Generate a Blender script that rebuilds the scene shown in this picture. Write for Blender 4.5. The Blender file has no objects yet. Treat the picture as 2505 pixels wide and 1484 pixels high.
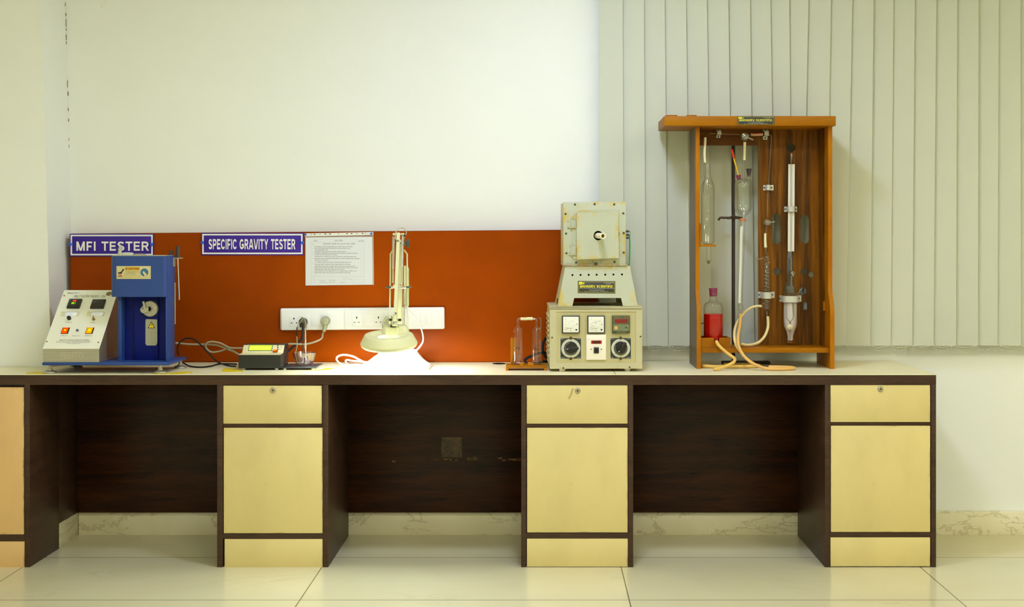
import bpy, bmesh, math, random
from mathutils import Vector, Matrix
random.seed(7)
SC = bpy.context.scene
COL = SC.collection
# camera: level, 1.3245 m above the floor, looking along +Y; focal length F in photo pixels
F, CX, CY, H = 3008.0, 1322.0, 587.0, 1.3245
def X(px, d): return (px - CX) * d / F
def Z(py, d): return H - (py - CY) * d / F
def P(px, py, d): return Vector((X(px, d), d, Z(py, d)))
def W(n, d): return n * d / F
R = math.radians
TOP = 0.780           # bench top height
FRONT = 4.98          # bench front
WALL = 5.56

def lin(r, g, b):
    f = lambda c: (c / 255) / 12.92 if c / 255 <= 0.04045 else ((c / 255 + 0.055) / 1.055) ** 2.4
    return (f(r), f(g), f(b), 1.0)

# ------------------------------------------------------------------ mesh builder
class MB:
    def __init__(s):
        s.v = []; s.f = []; s.mi = []; s.M = Matrix(); s.m = 0
    def add(s, vs, fs):
        b = len(s.v)
        s.v.extend(s.M @ Vector(p) for p in vs)
        for f in fs:
            s.f.append([b + i for i in f]); s.mi.append(s.m)
    def box(s, x0, x1, y0, y1, z0, z1, bev=0.0, seg=2):
        if x0 > x1: x0, x1 = x1, x0
        if y0 > y1: y0, y1 = y1, y0
        if z0 > z1: z0, z1 = z1, z0
        vs = [(x, y, z) for x in (x0, x1) for y in (y0, y1) for z in (z0, z1)]
        fs = [(0, 1, 3, 2), (4, 6, 7, 5), (0, 4, 5, 1), (2, 3, 7, 6), (0, 2, 6, 4), (1, 5, 7, 3)]
        if not bev:
            s.add(vs, fs); return s
        bm = bmesh.new()
        bv = [bm.verts.new(p) for p in vs]
        for f in fs: bm.faces.new([bv[i] for i in f])
        bev = min(bev, 0.45 * min(x1 - x0, y1 - y0, z1 - z0))
        bmesh.ops.bevel(bm, geom=bm.edges[:], offset=bev, segments=seg, profile=0.5, affect='EDGES')
        s.bm(bm); return s
    def bm(s, bm):
        bm.verts.index_update()
        s.add([v.co.copy() for v in bm.verts], [[v.index for v in f.verts] for f in bm.faces]); bm.free()
    def prism(s, pts, vec):
        n = len(pts); vec = Vector(vec)
        a = [Vector(p) for p in pts]
        s.add(a + [p + vec for p in a],
              [list(range(n))[::-1], [n + i for i in range(n)]] + [(i, (i + 1) % n, n + (i + 1) % n, n + i) for i in range(n)])
        return s
    def frame(s, p, q):
        a = (Vector(q) - Vector(p)).normalized()
        u = a.orthogonal().normalized(); return u, a.cross(u), a
    def cyl(s, p, q, r0, r1=None, n=24, caps=True):
        r1 = r0 if r1 is None else r1
        p, q = Vector(p), Vector(q); u, w, a = s.frame(p, q)
        vs = []
        for c, r in ((p, r0), (q, r1)):
            vs += [c + (u * math.cos(2 * math.pi * i / n) + w * math.sin(2 * math.pi * i / n)) * r for i in range(n)]
        fs = [(i, (i + 1) % n, n + (i + 1) % n, n + i) for i in range(n)]
        if caps: fs += [list(range(n))[::-1], [n + i for i in range(n)]]
        s.add(vs, fs); return s
    def lathe(s, c, prof, n=32, axis=(0, 0, 1), cap0=False, cap1=False):
        """prof: list of (radius, height along the axis)"""
        c = Vector(c); a = Vector(axis).normalized()
        u = Vector((1, 0, 0)) if abs(a.x) < 0.9 else Vector((0, 0, 1))
        u = (u - a * u.dot(a)).normalized(); w = a.cross(u)
        vs = []
        for r, h in prof:
            vs += [c + a * h + (u * math.cos(2 * math.pi * i / n) + w * math.sin(2 * math.pi * i / n)) * max(r, 1e-5) for i in range(n)]
        fs = []
        for k in range(len(prof) - 1):
            fs += [(k * n + i, k * n + (i + 1) % n, (k + 1) * n + (i + 1) % n, (k + 1) * n + i) for i in range(n)]
        if cap0: fs.append(list(range(n))[::-1])
        if cap1: fs.append([(len(prof) - 1) * n + i for i in range(n)])
        s.add(vs, fs); return s
    def tube(s, pts, r, n=10, steps=8, curved=True, closed_ends=True):
        pts = [Vector(p) for p in pts]
        if curved and len(pts) > 2:
            out = []
            ext = [2 * pts[0] - pts[1]] + pts + [2 * pts[-1] - pts[-2]]
            for i in range(1, len(ext) - 2):
                p0, p1, p2, p3 = ext[i - 1:i + 3]
                for k in range(steps):
                    t = k / steps
                    out.append(0.5 * ((2 * p1) + (p2 - p0) * t + (2 * p0 - 5 * p1 + 4 * p2 - p3) * t * t + (3 * p1 - p0 - 3 * p2 + p3) * t ** 3))
            out.append(pts[-1]); pts = out
        rs = r if isinstance(r, (list, tuple)) else [r] * len(pts)
        if len(rs) != len(pts):
            rs = [rs[0] + (rs[-1] - rs[0]) * i / (len(pts) - 1) for i in range(len(pts))]
        t0 = (pts[1] - pts[0]).normalized(); u = t0.orthogonal().normalized()
        vs = []
        for i, p in enumerate(pts):
            t = (pts[min(i + 1, len(pts) - 1)] - pts[max(i - 1, 0)]).normalized()
            u = (u - t * u.dot(t)).normalized(); w = t.cross(u)
            vs += [p + (u * math.cos(2 * math.pi * k / n) + w * math.sin(2 * math.pi * k / n)) * rs[i] for k in range(n)]
        m = len(pts)
        fs = [(j * n + k, j * n + (k + 1) % n, (j + 1) * n + (k + 1) % n, (j + 1) * n + k) for j in range(m - 1) for k in range(n)]
        if closed_ends: fs += [list(range(n))[::-1], [(m - 1) * n + k for k in range(n)]]
        s.add(vs, fs); return s
    def sphere(s, c, r, sz=1.0, n=20, m=12):
        pr = [(r * math.sin(math.pi * k / m), -r * sz * math.cos(math.pi * k / m)) for k in range(m + 1)]
        return s.lathe(c, pr, n)
    def torus(s, c, R0, r, axis=(0, 0, 1), n=48, m=12):
        pr = [(R0 + r * math.cos(2 * math.pi * k / m), r * math.sin(2 * math.pi * k / m)) for k in range(m + 1)]
        return s.lathe(c, pr, n, axis)
    def disc(s, x, z, r, y, n=28, ry=None):
        s.add([(x + r * math.cos(2 * math.pi * i / n), y, z + (ry or r) * math.sin(2 * math.pi * i / n)) for i in range(n)], [list(range(n))]); return s
    def ring(s, x, z, r0, r1, y, n=40, a0=0.0, a1=2 * math.pi):
        vs = []
        for i in range(n + 1):
            a = a0 + (a1 - a0) * i / n
            vs += [(x + r0 * math.cos(a), y, z + r0 * math.sin(a)), (x + r1 * math.cos(a), y, z + r1 * math.sin(a))]
        s.add(vs, [(2 * i, 2 * i + 1, 2 * i + 3, 2 * i + 2) for i in range(n)]); return s
    def rect(s, x0, x1, z0, z1, y):
        s.add([(x0, y, z0), (x1, y, z0), (x1, y, z1), (x0, y, z1)], [(0, 1, 2, 3)]); return s
    def border(s, x0, x1, z0, z1, t, y):
        s.rect(x0, x1, z1 - t, z1, y); s.rect(x0, x1, z0, z0 + t, y)
        s.rect(x0, x0 + t, z0 + t, z1 - t, y); s.rect(x1 - t, x1, z0 + t, z1 - t, y); return s
    def poly(s, pts, y):
        s.add([(a, y, b) for a, b in pts], [list(range(len(pts)))]); return s
    def line(s, x0, z0, x1, z1, t, y):
        d = Vector((x1 - x0, z1 - z0)); n = Vector((-d.y, d.x)).normalized() * t / 2
        s.poly([(x0 + n.x, z0 + n.y), (x0 - n.x, z0 - n.y), (x1 - n.x, z1 - n.y), (x1 + n.x, z1 + n.y)], y); return s
    def text(s, txt, x0, x1, z0, z1, y, bold=0.0, shear=0.0, keep=False):
        vs, fs = text_geom(txt, bold, shear)
        if not vs: return s
        ax, bx = min(p[0] for p in vs), max(p[0] for p in vs)
        az, bz = min(p[1] for p in vs), max(p[1] for p in vs)
        kx, kz = (x1 - x0) / max(bx - ax, 1e-6), (z1 - z0) / max(bz - az, 1e-6)
        if keep: kx = kz = min(kx, kz)
        s.add([(x0 + (p[0] - ax) * kx, y, z0 + (p[1] - az) * kz) for p in vs], fs); return s
    def block(s, txt, x0, x1, z0, z1, y, gap=.09):
        vs, fs = block_geom(txt, gap); ax, bx = min(p[0] for p in vs), max(p[0] for p in vs); k = (x1 - x0) / (bx - ax)
        for j, f in enumerate(fs):      # strokes overlap: step each a hair so that none fight
            s.add([(x0 + (vs[i][0] - ax) * k, y - 1e-6 * (j % 9), z0 + vs[i][1] * (z1 - z0)) for i in f], [list(range(len(f)))])
        return s
    def holes(s, outer, holes, y0, y1):
        """flat plate in the XZ plane with openings, between y0 and y1"""
        cu = bpy.data.curves.new('tmp', 'CURVE'); cu.dimensions = '2D'; cu.fill_mode = 'BOTH'; cu.extrude = abs(y1 - y0) / 2
        for loop in [outer] + holes:
            sp = cu.splines.new('POLY'); sp.points.add(len(loop) - 1)
            for q, p in zip(sp.points, loop): q.co = (p[0], p[1], 0, 1)
            sp.use_cyclic_u = True
        o = bpy.data.objects.new('tmp', cu); me = bpy.data.meshes.new_from_object(o)
        ym = (y0 + y1) / 2
        s.add([(v.co.x, ym - v.co.z, v.co.y) for v in me.vertices], [list(p.vertices) for p in me.polygons])
        bpy.data.objects.remove(o); bpy.data.meshes.remove(me); bpy.data.curves.remove(cu); return s

_TXT = {}
def text_geom(txt, bold, shear):
    k = (txt, bold, shear)
    if k not in _TXT:
        cu = bpy.data.curves.new('tmp', 'FONT'); cu.body = txt; cu.offset = 0.0; cu.shear = shear; cu.resolution_u = 3
        o = bpy.data.objects.new('tmp', cu); me = bpy.data.meshes.new_from_object(o)
        _TXT[k] = ([(v.co.x, v.co.y) for v in me.vertices], [list(p.vertices) for p in me.polygons])
        bpy.data.objects.remove(o); bpy.data.meshes.remove(me); bpy.data.curves.remove(cu)
    return _TXT[k]


# ------------------------------------------------------------------ bold block capitals drawn with strokes (height 1)
def _arc(cx, cy, rx, ry, a0, a1, n=10): return [(cx + rx * math.cos(R(a0 + (a1 - a0) * k / n)), cy + ry * math.sin(R(a0 + (a1 - a0) * k / n))) for k in range(n + 1)]
T_ = .19
def _glyph(c):
    h = T_ / 2; lo, hi = h, 1 - h; E = .25
    if c == 'I': return .30, [[(.15, -E), (.15, 1 + E)]]
    if c == 'T': return .78, [[(.39, -E), (.39, 1)], [(.0, hi), (.78, hi)]]
    if c == 'F': return .72, [[(.14, -E), (.14, 1 + E)], [(.1, hi), (.68, hi)], [(.1, .47), (.60, .47)]]
    if c == 'E': return .80, [[(.14, -E), (.14, 1 + E)], [(.1, hi), (.74, hi)], [(.1, .51), (.69, .51)], [(.1, lo), (.76, lo)]]
    if c == 'H': return .90, [[(.14, -E), (.14, 1 + E)], [(.76, -E), (.76, 1 + E)], [(.1, .52), (.8, .52)]]
    if c == 'M': return 1.05, [[(.14, -E), (.14, 1 + E)], [(.91, -E), (.91, 1 + E)], [(.07, 1.25), (.525, -.02), (.98, 1.25)]]
    if c == 'N': return .92, [[(.14, -E), (.14, 1 + E)], [(.78, -E), (.78, 1 + E)], [(.0, 1.18), (.92, -.18)]]
    if c == 'V': return .92, [[(-.02, 1.3), (.46, -.14), (.94, 1.3)]]
    if c == 'A': return .96, [[(-.02, -.3), (.48, 1.18), (.98, -.3)], [(.22, .29), (.74, .29)]]
    if c == 'Y': return .90, [[(-.04, 1.3), (.45, .42)], [(.94, 1.3), (.45, .42)], [(.45, -E), (.45, .5)]]
    if c == 'D': return .90, [[(.14, -E), (.14, 1 + E)], [(.1, hi), (.38, hi)] , _arc(.38, .5, .40, .5 - h, 90, -90, 14), [(.38, lo), (.1, lo)]]
    if c == 'P': return .82, [[(.14, -E), (.14, 1 + E)], [(.1, hi), (.48, hi)], _arc(.48, .67, .23, .33 - h, 90, -90), [(.48, .34 + h), (.1, .34 + h)]]
    if c == 'R': return .90, [[(.14, -E), (.14, 1 + E)], [(.1, hi), (.50, hi)], _arc(.50, .69, .23, .31 - h, 90, -90), [(.50, .38 + h), (.1, .38 + h)], [(.46, .52), (.86, -.16)]]
    if c == 'C': return .90, [_arc(.47, .5, .36, .5 - h, 38, 322, 20)]
    if c == 'G': return .98, [_arc(.48, .5, .37, .5 - h, 42, 335, 20), [(.85, .30), (.85, .12)], [(.50, .44), (.93, .44)], [(.84, .5), (.84, .16)]]
    if c == 'S': return .84, [_arc(.42, .73, .28, .27 - h, 20, 255, 12) + _arc(.42, .28, .30, .28 - h, 82, -160, 14)]
    if c == 'U': return .90, [[(.14, 1 + E), (.14, .4)] , _arc(.45, .40, .31, .40 - h, 180, 360, 12), [(.76, .4), (.76, 1 + E)]]
    if c == 'O': return 1.0, [_arc(.50, .5, .40, .5 - h, 0, 360, 24)]
    return .42, []
def _clip(q):
    for s, lim in ((1, 0.0), (-1, -1.0)):
        out = []
        for i in range(len(q)):
            p, r = q[i], q[(i + 1) % len(q)]; a, b = s * p[1] - lim, s * r[1] - lim
            if a >= 0: out.append(p)
            if (a >= 0) != (b >= 0):
                t = a / (a - b); out.append((p[0] + (r[0] - p[0]) * t, p[1] + (r[1] - p[1]) * t))
        q = out
        if len(q) < 3: return []
    return q
def block_geom(txt, gap=.09):
    vs, fs, x = [], [], 0.0
    for c in txt:
        w, strokes = _glyph(c)
        for st in strokes:
            arc_ = len(st) > 4
            for i, (p, r) in enumerate(zip(st[:-1], st[1:])):
                d = Vector((r[0] - p[0], r[1] - p[1])); u = d.normalized(); n = Vector((-u.y, u.x)) * T_ / 2
                e = u * (.012 if arc_ else (0.03 if 0 < i else 0)); e2 = u * (.012 if arc_ else (0.03 if i < len(st) - 2 else 0))
                if not arc_ and len(st) == 3: e = u * (.05 if i else 0); e2 = u * (0 if i else .05)
                P0 = Vector(p) - e; P1 = Vector(r) + e2
                q = _clip([tuple(P0 + n), tuple(P0 - n), tuple(P1 - n), tuple(P1 + n)])
                if q:
                    b = len(vs); vs += [(x + a, z) for a, z in q]; fs.append([b + k for k in range(len(q))])
        x += w + gap
    return vs, fs

def axes(o, ex, ez):
    ex = Vector(ex).normalized(); ez = Vector(ez); ez = (ez - ex * ez.dot(ex)).normalized(); ey = ez.cross(ex)
    m = Matrix((ex, ey, ez)).transposed().to_4x4(); m.translation = Vector(o); return m

# ------------------------------------------------------------------ objects
WLOC = {}
def obj(name, mb, mats, parent=None, smooth=35, recalc=True):
    me = bpy.data.meshes.new(name)
    if parent is not None:
        loc = WLOC[parent.name]
    else:
        xs = [v.x for v in mb.v]; ys = [v.y for v in mb.v]; zs = [v.z for v in mb.v]
        loc = Vector(((min(xs) + max(xs)) / 2, (min(ys) + max(ys)) / 2, min(zs)))
    me.from_pydata([tuple(v - loc) for v in mb.v], [], mb.f)
    if not isinstance(mats, (list, tuple)): mats = [mats]
    for m in mats: me.materials.append(m)
    if len(mats) > 1: me.polygons.foreach_set('material_index', mb.mi)
    if recalc:
        bm = bmesh.new(); bm.from_mesh(me); bmesh.ops.recalc_face_normals(bm, faces=bm.faces[:]); bm.to_mesh(me); bm.free()
    if smooth:
        me.polygons.foreach_set('use_smooth', [True] * len(me.polygons))
        me.set_sharp_from_angle(angle=R(smooth))
    me.update()
    o = bpy.data.objects.new(name, me); COL.objects.link(o)
    if parent is not None: o.parent = parent
    else: o.location = loc
    WLOC[o.name] = loc
    return o
def tag(o, label=None, cat=None, group=None, kind=None):
    if label: o['label'] = label
    if cat: o['category'] = cat
    if group: o['group'] = group
    if kind: o['kind'] = kind
    return o
def thing(name, label, cat, loc, rotz=0.0, group=None):
    o = bpy.data.objects.new(name, None); o.empty_display_size = 0.05; COL.objects.link(o)
    o.location = loc; o.rotation_euler = (0, 0, rotz); WLOC[o.name] = Vector(loc)
    return tag(o, label, cat, group)
def struct(name, mb, mats, parent=None, smooth=35):
    return tag(obj(name, mb, mats, parent, smooth), kind='structure')
def copy_tree(o, parent=None):
    c = o.copy(); COL.objects.link(c); WLOC[c.name] = WLOC[o.name]
    if parent is not None: c.parent = parent
    for ch in list(o.children): copy_tree(ch, c)
    return c

# ------------------------------------------------------------------ materials
def new_mat(name):
    m = bpy.data.materials.new(name); m.use_nodes = True
    nt = m.node_tree; nt.nodes.clear()
    out = nt.nodes.new('ShaderNodeOutputMaterial')
    return m, nt, out
def node(nt, typ, **kw):
    n = nt.nodes.new(typ)
    for k, v in kw.items():
        if k in ('operation', 'blend_type', 'data_type', 'noise_dimensions', 'wave_type', 'bands_direction', 'mode', 'feature'): setattr(n, k, v)
        else: n.inputs[k.replace('_', ' ')].default_value = v
    return n
def ramp(nt, fac, stops):
    n = nt.nodes.new('ShaderNodeValToRGB'); e = n.color_ramp.elements
    while len(e) < len(stops): e.new(0.5)
    for q, (p, c) in zip(e, stops): q.position = p; q.color = c
    nt.links.new(fac, n.inputs['Fac']); return n.outputs['Color']
def mixc(nt, fac, a, b, mode='MIX'):
    n = nt.nodes.new('ShaderNodeMix'); n.data_type = 'RGBA'; n.blend_type = mode
    for sock, v in ((n.inputs[0], fac), (n.inputs[6], a), (n.inputs[7], b)):
        if hasattr(v, 'is_linked'): nt.links.new(v, sock)
        else: sock.default_value = v
    return n.outputs[2]
def coords(nt, scale=(1, 1, 1), which='Object', rot=(0, 0, 0)):
    t = nt.nodes.new('ShaderNodeTexCoord'); mp = nt.nodes.new('ShaderNodeMapping')
    mp.inputs['Scale'].default_value = scale; mp.inputs['Rotation'].default_value = rot
    nt.links.new(t.outputs[which], mp.inputs['Vector']); return mp.outputs['Vector']
def noise(nt, vec, scale=5, detail=4, rough=0.6, dist=0.0):
    n = node(nt, 'ShaderNodeTexNoise', Scale=scale, Detail=detail, Roughness=rough, Distortion=dist)
    nt.links.new(vec, n.inputs['Vector']); return n.outputs['Fac']
MATS = {}
def mat(name, col, rough=0.5, metal=0.0, spec=0.5, var=0.0, vscale=6, stretch=(1, 1, 1), col2=None, lo=0.35, hi=0.65,
        bump=0.0, bscale=200, coat=0.0, trans=0.0, sss=0.0, stain=None, stain_scale=9, stain_lo=0.6, stain_hi=0.72, emit=None, estr=0.0, detail=5, wear=None, wear_lo=0.93, wear_scale=14, wear_n=(0.42, 0.62)):
    if name in MATS: return MATS[name]
    m, nt, out = new_mat(name)
    b = nt.nodes.new('ShaderNodeBsdfPrincipled'); nt.links.new(b.outputs[0], out.inputs['Surface'])
    b.inputs['Base Color'].default_value = col; b.inputs['Roughness'].default_value = rough
    b.inputs['Metallic'].default_value = metal; b.inputs['Specular IOR Level'].default_value = spec
    b.inputs['Coat Weight'].default_value = coat; b.inputs['Transmission Weight'].default_value = trans
    c = None
    if var or col2:
        v = coords(nt, stretch); f = noise(nt, v, vscale, detail)
        c2 = col2 or tuple([x * (1 - var) for x in col[:3]] + [1])
        c = ramp(nt, f, [(lo, c2), (hi, col)])
    if stain:
        v = coords(nt); f = noise(nt, v, stain_scale, 6, 0.7)
        fac = ramp(nt, f, [(stain_lo, (0, 0, 0, 1)), (stain_hi, (1, 1, 1, 1))])
        c = mixc(nt, fac, c if c is not None else col, stain)
    if wear:      # grime or rust along the borders of each panel (Generated: 0..1 over the panel)
        t = nt.nodes.new('ShaderNodeTexCoord'); sp = nt.nodes.new('ShaderNodeSeparateXYZ'); nt.links.new(t.outputs['Generated'], sp.inputs[0]); es = []
        for ax in (0, 2):
            q = node(nt, 'ShaderNodeMath', operation='MULTIPLY_ADD'); nt.links.new(sp.outputs[ax], q.inputs[0]); q.inputs[1].default_value = 2; q.inputs[2].default_value = -1
            w = node(nt, 'ShaderNodeMath', operation='ABSOLUTE'); nt.links.new(q.outputs[0], w.inputs[0]); es.append(w.outputs[0])
        mx = node(nt, 'ShaderNodeMath', operation='MAXIMUM'); nt.links.new(es[0], mx.inputs[0]); nt.links.new(es[1], mx.inputs[1])
        e = ramp(nt, mx.outputs[0], [(wear_lo, (0, 0, 0, 1)), (1.0, (1, 1, 1, 1))])
        f = ramp(nt, noise(nt, coords(nt), wear_scale, 6, 0.7), [(wear_n[0], (0, 0, 0, 1)), (wear_n[1], (1, 1, 1, 1))])
        k = node(nt, 'ShaderNodeMath', operation='MULTIPLY'); nt.links.new(e, k.inputs[0]); nt.links.new(f, k.inputs[1])
        c = mixc(nt, k.outputs[0], c if c is not None else col, wear)
    if c is not None: nt.links.new(c, b.inputs['Base Color'])
    if bump:
        v = coords(nt, stretch); f = noise(nt, v, bscale, 3)
        bp = node(nt, 'ShaderNodeBump', Strength=bump, Distance=0.002); nt.links.new(f, bp.inputs['Height']); nt.links.new(bp.outputs[0], b.inputs['Normal'])
    if emit:
        b.inputs['Emission Color'].default_value = emit; b.inputs['Emission Strength'].default_value = estr
    MATS[name] = m; return m
def emission(name, col, s):
    m, nt, out = new_mat(name); e = nt.nodes.new('ShaderNodeEmission')
    e.inputs[0].default_value = col; e.inputs[1].default_value = s; nt.links.new(e.outputs[0], out.inputs['Surface']); return m
def glass(name, tint=(0.97, 0.98, 0.96, 1), rim=(0.55, 0.56, 0.5, 1), refl=0.5, base=0.04):
    """thin blown glass: clear face on, darker and shinier at grazing angles (Fresnel)"""
    m, nt, out = new_mat(name)
    lw = node(nt, 'ShaderNodeLayerWeight', Blend=0.5)
    pw = node(nt, 'ShaderNodeMath', operation='POWER'); pw.inputs[1].default_value = 3.0; nt.links.new(lw.outputs['Facing'], pw.inputs[0])
    tr = nt.nodes.new('ShaderNodeBsdfTransparent'); nt.links.new(mixc(nt, pw.outputs[0], tint, rim), tr.inputs[0])
    gl = node(nt, 'ShaderNodeBsdfGlossy', Roughness=0.03); gl.inputs[0].default_value = (1, 1, 1, 1)
    ma = node(nt, 'ShaderNodeMath', operation='MULTIPLY_ADD'); ma.inputs[1].default_value = refl; ma.inputs[2].default_value = base
    nt.links.new(pw.outputs[0], ma.inputs[0])
    mx = nt.nodes.new('ShaderNodeMixShader'); nt.links.new(ma.outputs[0], mx.inputs[0]); nt.links.new(tr.outputs[0], mx.inputs[1]); nt.links.new(gl.outputs[0], mx.inputs[2])
    nt.links.new(mx.outputs[0], out.inputs['Surface']); MATS[name] = m; return m
def wood(name, dark, light, stretch, scale=3.0, rough=0.35, spec=0.5, dist=1.0, lo=0.3, hi=0.7, coat=0.0, fine=0.35):
    m, nt, out = new_mat(name)
    b = nt.nodes.new('ShaderNodeBsdfPrincipled'); nt.links.new(b.outputs[0], out.inputs['Surface'])
    v = coords(nt, stretch); f = noise(nt, v, scale, 5, 0.6, dist)
    g = noise(nt, coords(nt, tuple(5 * q for q in stretch)), scale * 2, 3, 0.6)
    c = ramp(nt, f, [(lo, dark), (hi, light)])
    c = mixc(nt, fine, c, ramp(nt, g, [(0.3, tuple([0.45 * q for q in dark[:3]] + [1])), (0.7, light)]), 'MIX')
    nt.links.new(c, b.inputs['Base Color']); b.inputs['Roughness'].default_value = rough
    b.inputs['Specular IOR Level'].default_value = spec; b.inputs['Coat Weight'].default_value = coat
    MATS[name] = m; return m

M = {}
M['wall'] = mat('wall_paint', lin(239, 242, 234), 0.6, spec=0.3, var=0.03, vscale=1.3, bump=0.05, bscale=40, stain=lin(208, 205, 172), stain_scale=3.1, stain_lo=0.70, stain_hi=0.80)
M['dark'] = wood('dark_laminate', lin(48, 32, 22), lin(80, 56, 38), (1.2, 1.2, 14), 2.2, rough=0.4, spec=0.3)
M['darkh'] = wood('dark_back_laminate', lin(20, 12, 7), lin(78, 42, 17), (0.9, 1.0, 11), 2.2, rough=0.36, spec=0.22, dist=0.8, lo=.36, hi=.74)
M['cream'] = mat('cream_laminate', lin(217, 200, 136), 0.42, spec=0.4, var=0.10, vscale=4, stretch=(1, 1, .55), lo=0.3, hi=0.55, stain=lin(190, 172, 112), stain_scale=6, stain_lo=0.66, stain_hi=0.85, wear=lin(140, 112, 60), wear_lo=.965, wear_scale=11, wear_n=(.50, .74))
M['peach'] = mat('peach_laminate', lin(222, 184, 122), 0.42, spec=0.4, var=0.15, vscale=4, stretch=(1, 1, .4), lo=0.3, hi=0.6, stain=lin(150, 110, 64), stain_scale=9, stain_lo=0.70, stain_hi=0.78, wear=lin(130, 92, 50), wear_lo=.965, wear_scale=11, wear_n=(.46, .7))
M['edge'] = mat('worn_edge', lin(96, 58, 24), 0.6, var=0.4, vscale=25)
M['top'] = mat('bench_top_laminate', lin(240, 232, 190), 0.38, spec=0.45, var=0.05, vscale=3)
M['leather'] = mat('orange_leatherette', lin(146, 60, 0), 0.36, spec=0.06, var=0.2, vscale=2.2, bump=0.25, bscale=260)
M['white'] = mat('white_plastic', (0.92, 0.94, 0.92, 1), 0.3)
M['offwhite'] = mat('warm_white_plastic', lin(232, 230, 205), 0.4)
M['greyplug'] = mat('grey_plug_plastic', lin(168, 170, 140), 0.45)
M['black'] = mat('black_plastic', lin(26, 26, 22), 0.4)
M['blackmetal'] = mat('black_metal', lin(34, 35, 28), 0.5, spec=0.4, bump=0.1, bscale=500)
M['rubber'] = mat('black_rubber', lin(20, 19, 17), 0.6, spec=0.3)
M['hole'] = mat('socket_hole', lin(15, 14, 12), 0.9, spec=0.0)
M['steel'] = mat('stainless_steel', (0.50, 0.47, 0.36, 1), 0.45, metal=0.75, var=0.15, vscale=8, stretch=(1, 1, 20))
M['chrome'] = mat('chrome', (0.78, 0.77, 0.70, 1), 0.15, metal=1.0)
M['dullmetal'] = mat('dull_metal', lin(186, 186, 166), 0.4, metal=0.5)
M['alu'] = mat('aluminium_strip', lin(200, 200, 184), 0.42, metal=0.25)
M['blue'] = mat('blue_enamel', lin(42, 72, 138), 0.42, spec=0.35, var=0.08, vscale=6)
M['bluedark'] = mat('dark_blue_enamel', lin(6, 22, 108), 0.5, spec=.2, var=0.1, vscale=8)
M['panelwhite'] = mat('white_fascia', lin(236, 237, 218), 0.4, spec=0.4, var=0.03, vscale=10)
M['purple'] = mat('purple_sign', lin(60, 38, 142), 0.45, spec=.2)
M['signwhite'] = mat('sign_white', lin(238, 238, 226), 0.5)
M['pin'] = mat('blue_pin', lin(0, 92, 214), 0.35)
M['paper'] = mat('paper', (0.93, 0.97, 1.0, 1), 0.7, spec=.2)
M['ink'] = mat('grey_ink', lin(95, 95, 95), 0.8)
M['faint'] = mat('faint_ink', lin(196, 202, 200), 0.8)
M['blueink'] = mat('blue_ink', lin(120, 130, 190), 0.8)
M['blackink'] = mat('black_ink', lin(25, 25, 22), 0.7)
M['yellow'] = mat('yellow_tape', lin(232, 205, 10), 0.5)
M['lampcream'] = mat('lamp_enamel', lin(222, 222, 172), 0.42, spec=.35, var=0.04, vscale=8)
M['lampwhite'] = mat('lamp_base_plastic', lin(238, 240, 232), 0.4)
M['furn'] = mat('furnace_paint', lin(186, 190, 162), 0.5, spec=0.4, var=0.07, vscale=7, stain=lin(204, 178, 60), stain_scale=11, stain_lo=0.62, stain_hi=0.76, wear=lin(198, 168, 30), wear_lo=.76, wear_scale=18, wear_n=(.47, .60))
M['furn2'] = mat('control_unit_paint', lin(194, 188, 148), 0.45, spec=0.4, var=0.05, vscale=7, stain=lin(190, 150, 50), stain_scale=9, stain_lo=0.72, stain_hi=0.8, wear=lin(190, 146, 30), wear_lo=.97, wear_scale=18, wear_n=(.52, .66))
M['furnp'] = mat('recessed_panel_paint', lin(188, 180, 128), 0.5)
M['ceramic'] = mat('ceramic', lin(240, 228, 196), 0.5)
M['orangewood'] = wood('varnished_orange_wood', lin(156, 90, 0), lin(184, 116, 0), (8, 8, 1.4), 2.5, rough=0.4, spec=.16, fine=0.06)
M['orangewoodx'] = wood('varnished_orange_plank', lin(142, 82, 0), lin(166, 106, 0), (1.2, 8, 8), 2.5, rough=0.4, spec=.16, fine=0.06)
M['walnut'] = wood('walnut_veneer', lin(66, 40, 8), lin(140, 86, 12), (16, 16, 0.8), 1.6, rough=0.45, spec=0.14, dist=0.9, lo=0.40, hi=0.60, fine=0.25)
M['walnutx'] = wood('walnut_rail', lin(76, 42, 8), lin(118, 72, 18), (1.2, 9, 9), 2.0, rough=0.45, spec=0.14)
M['sidewood'] = wood('shaded_side_wood', lin(92, 74, 56), lin(124, 102, 78), (12, 12, 0.9), 1.8, rough=0.45)  # grey-brown holds the shade on the glassware cabinet's left outer face
M['glass'] = glass('blown_glass')
M['glassthin'] = glass('thin_glass_tube', tint=(0.93, 0.93, 0.89, 1), rim=(0.5, 0.5, 0.44, 1), refl=0.55, base=0.08)
M['plastic_clear'] = glass('clear_plastic', tint=(0.9, 0.9, 0.93, 1), rim=(0.6, 0.6, 0.64, 1), refl=0.35, base=0.16)
M['latex'] = mat('latex_hose', lin(226, 208, 146), 0.5, var=0.06, vscale=20)
M['latexy'] = mat('yellowed_latex_hose', lin(226, 186, 92), 0.5, var=0.1, vscale=20)
M['latexo'] = mat('amber_latex_hose', lin(224, 176, 96), 0.5, var=0.06, vscale=20)
M['latexp'] = mat('pale_rubber_sleeve', lin(224, 216, 168), 0.55)
M['redliq'] = mat('red_liquid', lin(180, 2, 0), 0.3, spec=.1)
M['pinkliq'] = mat('lilac_powder', lin(214, 204, 200), 0.7)
M['purplestop'] = mat('purple_rubber', lin(128, 40, 74), 0.6)
M['darkstop'] = mat('dark_rubber', lin(52, 40, 44), 0.6)
M['red'] = mat('red_paint', lin(226, 58, 14), 0.5)
M['yellowrod'] = mat('yellow_rod', lin(214, 176, 10), 0.4)
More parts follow.
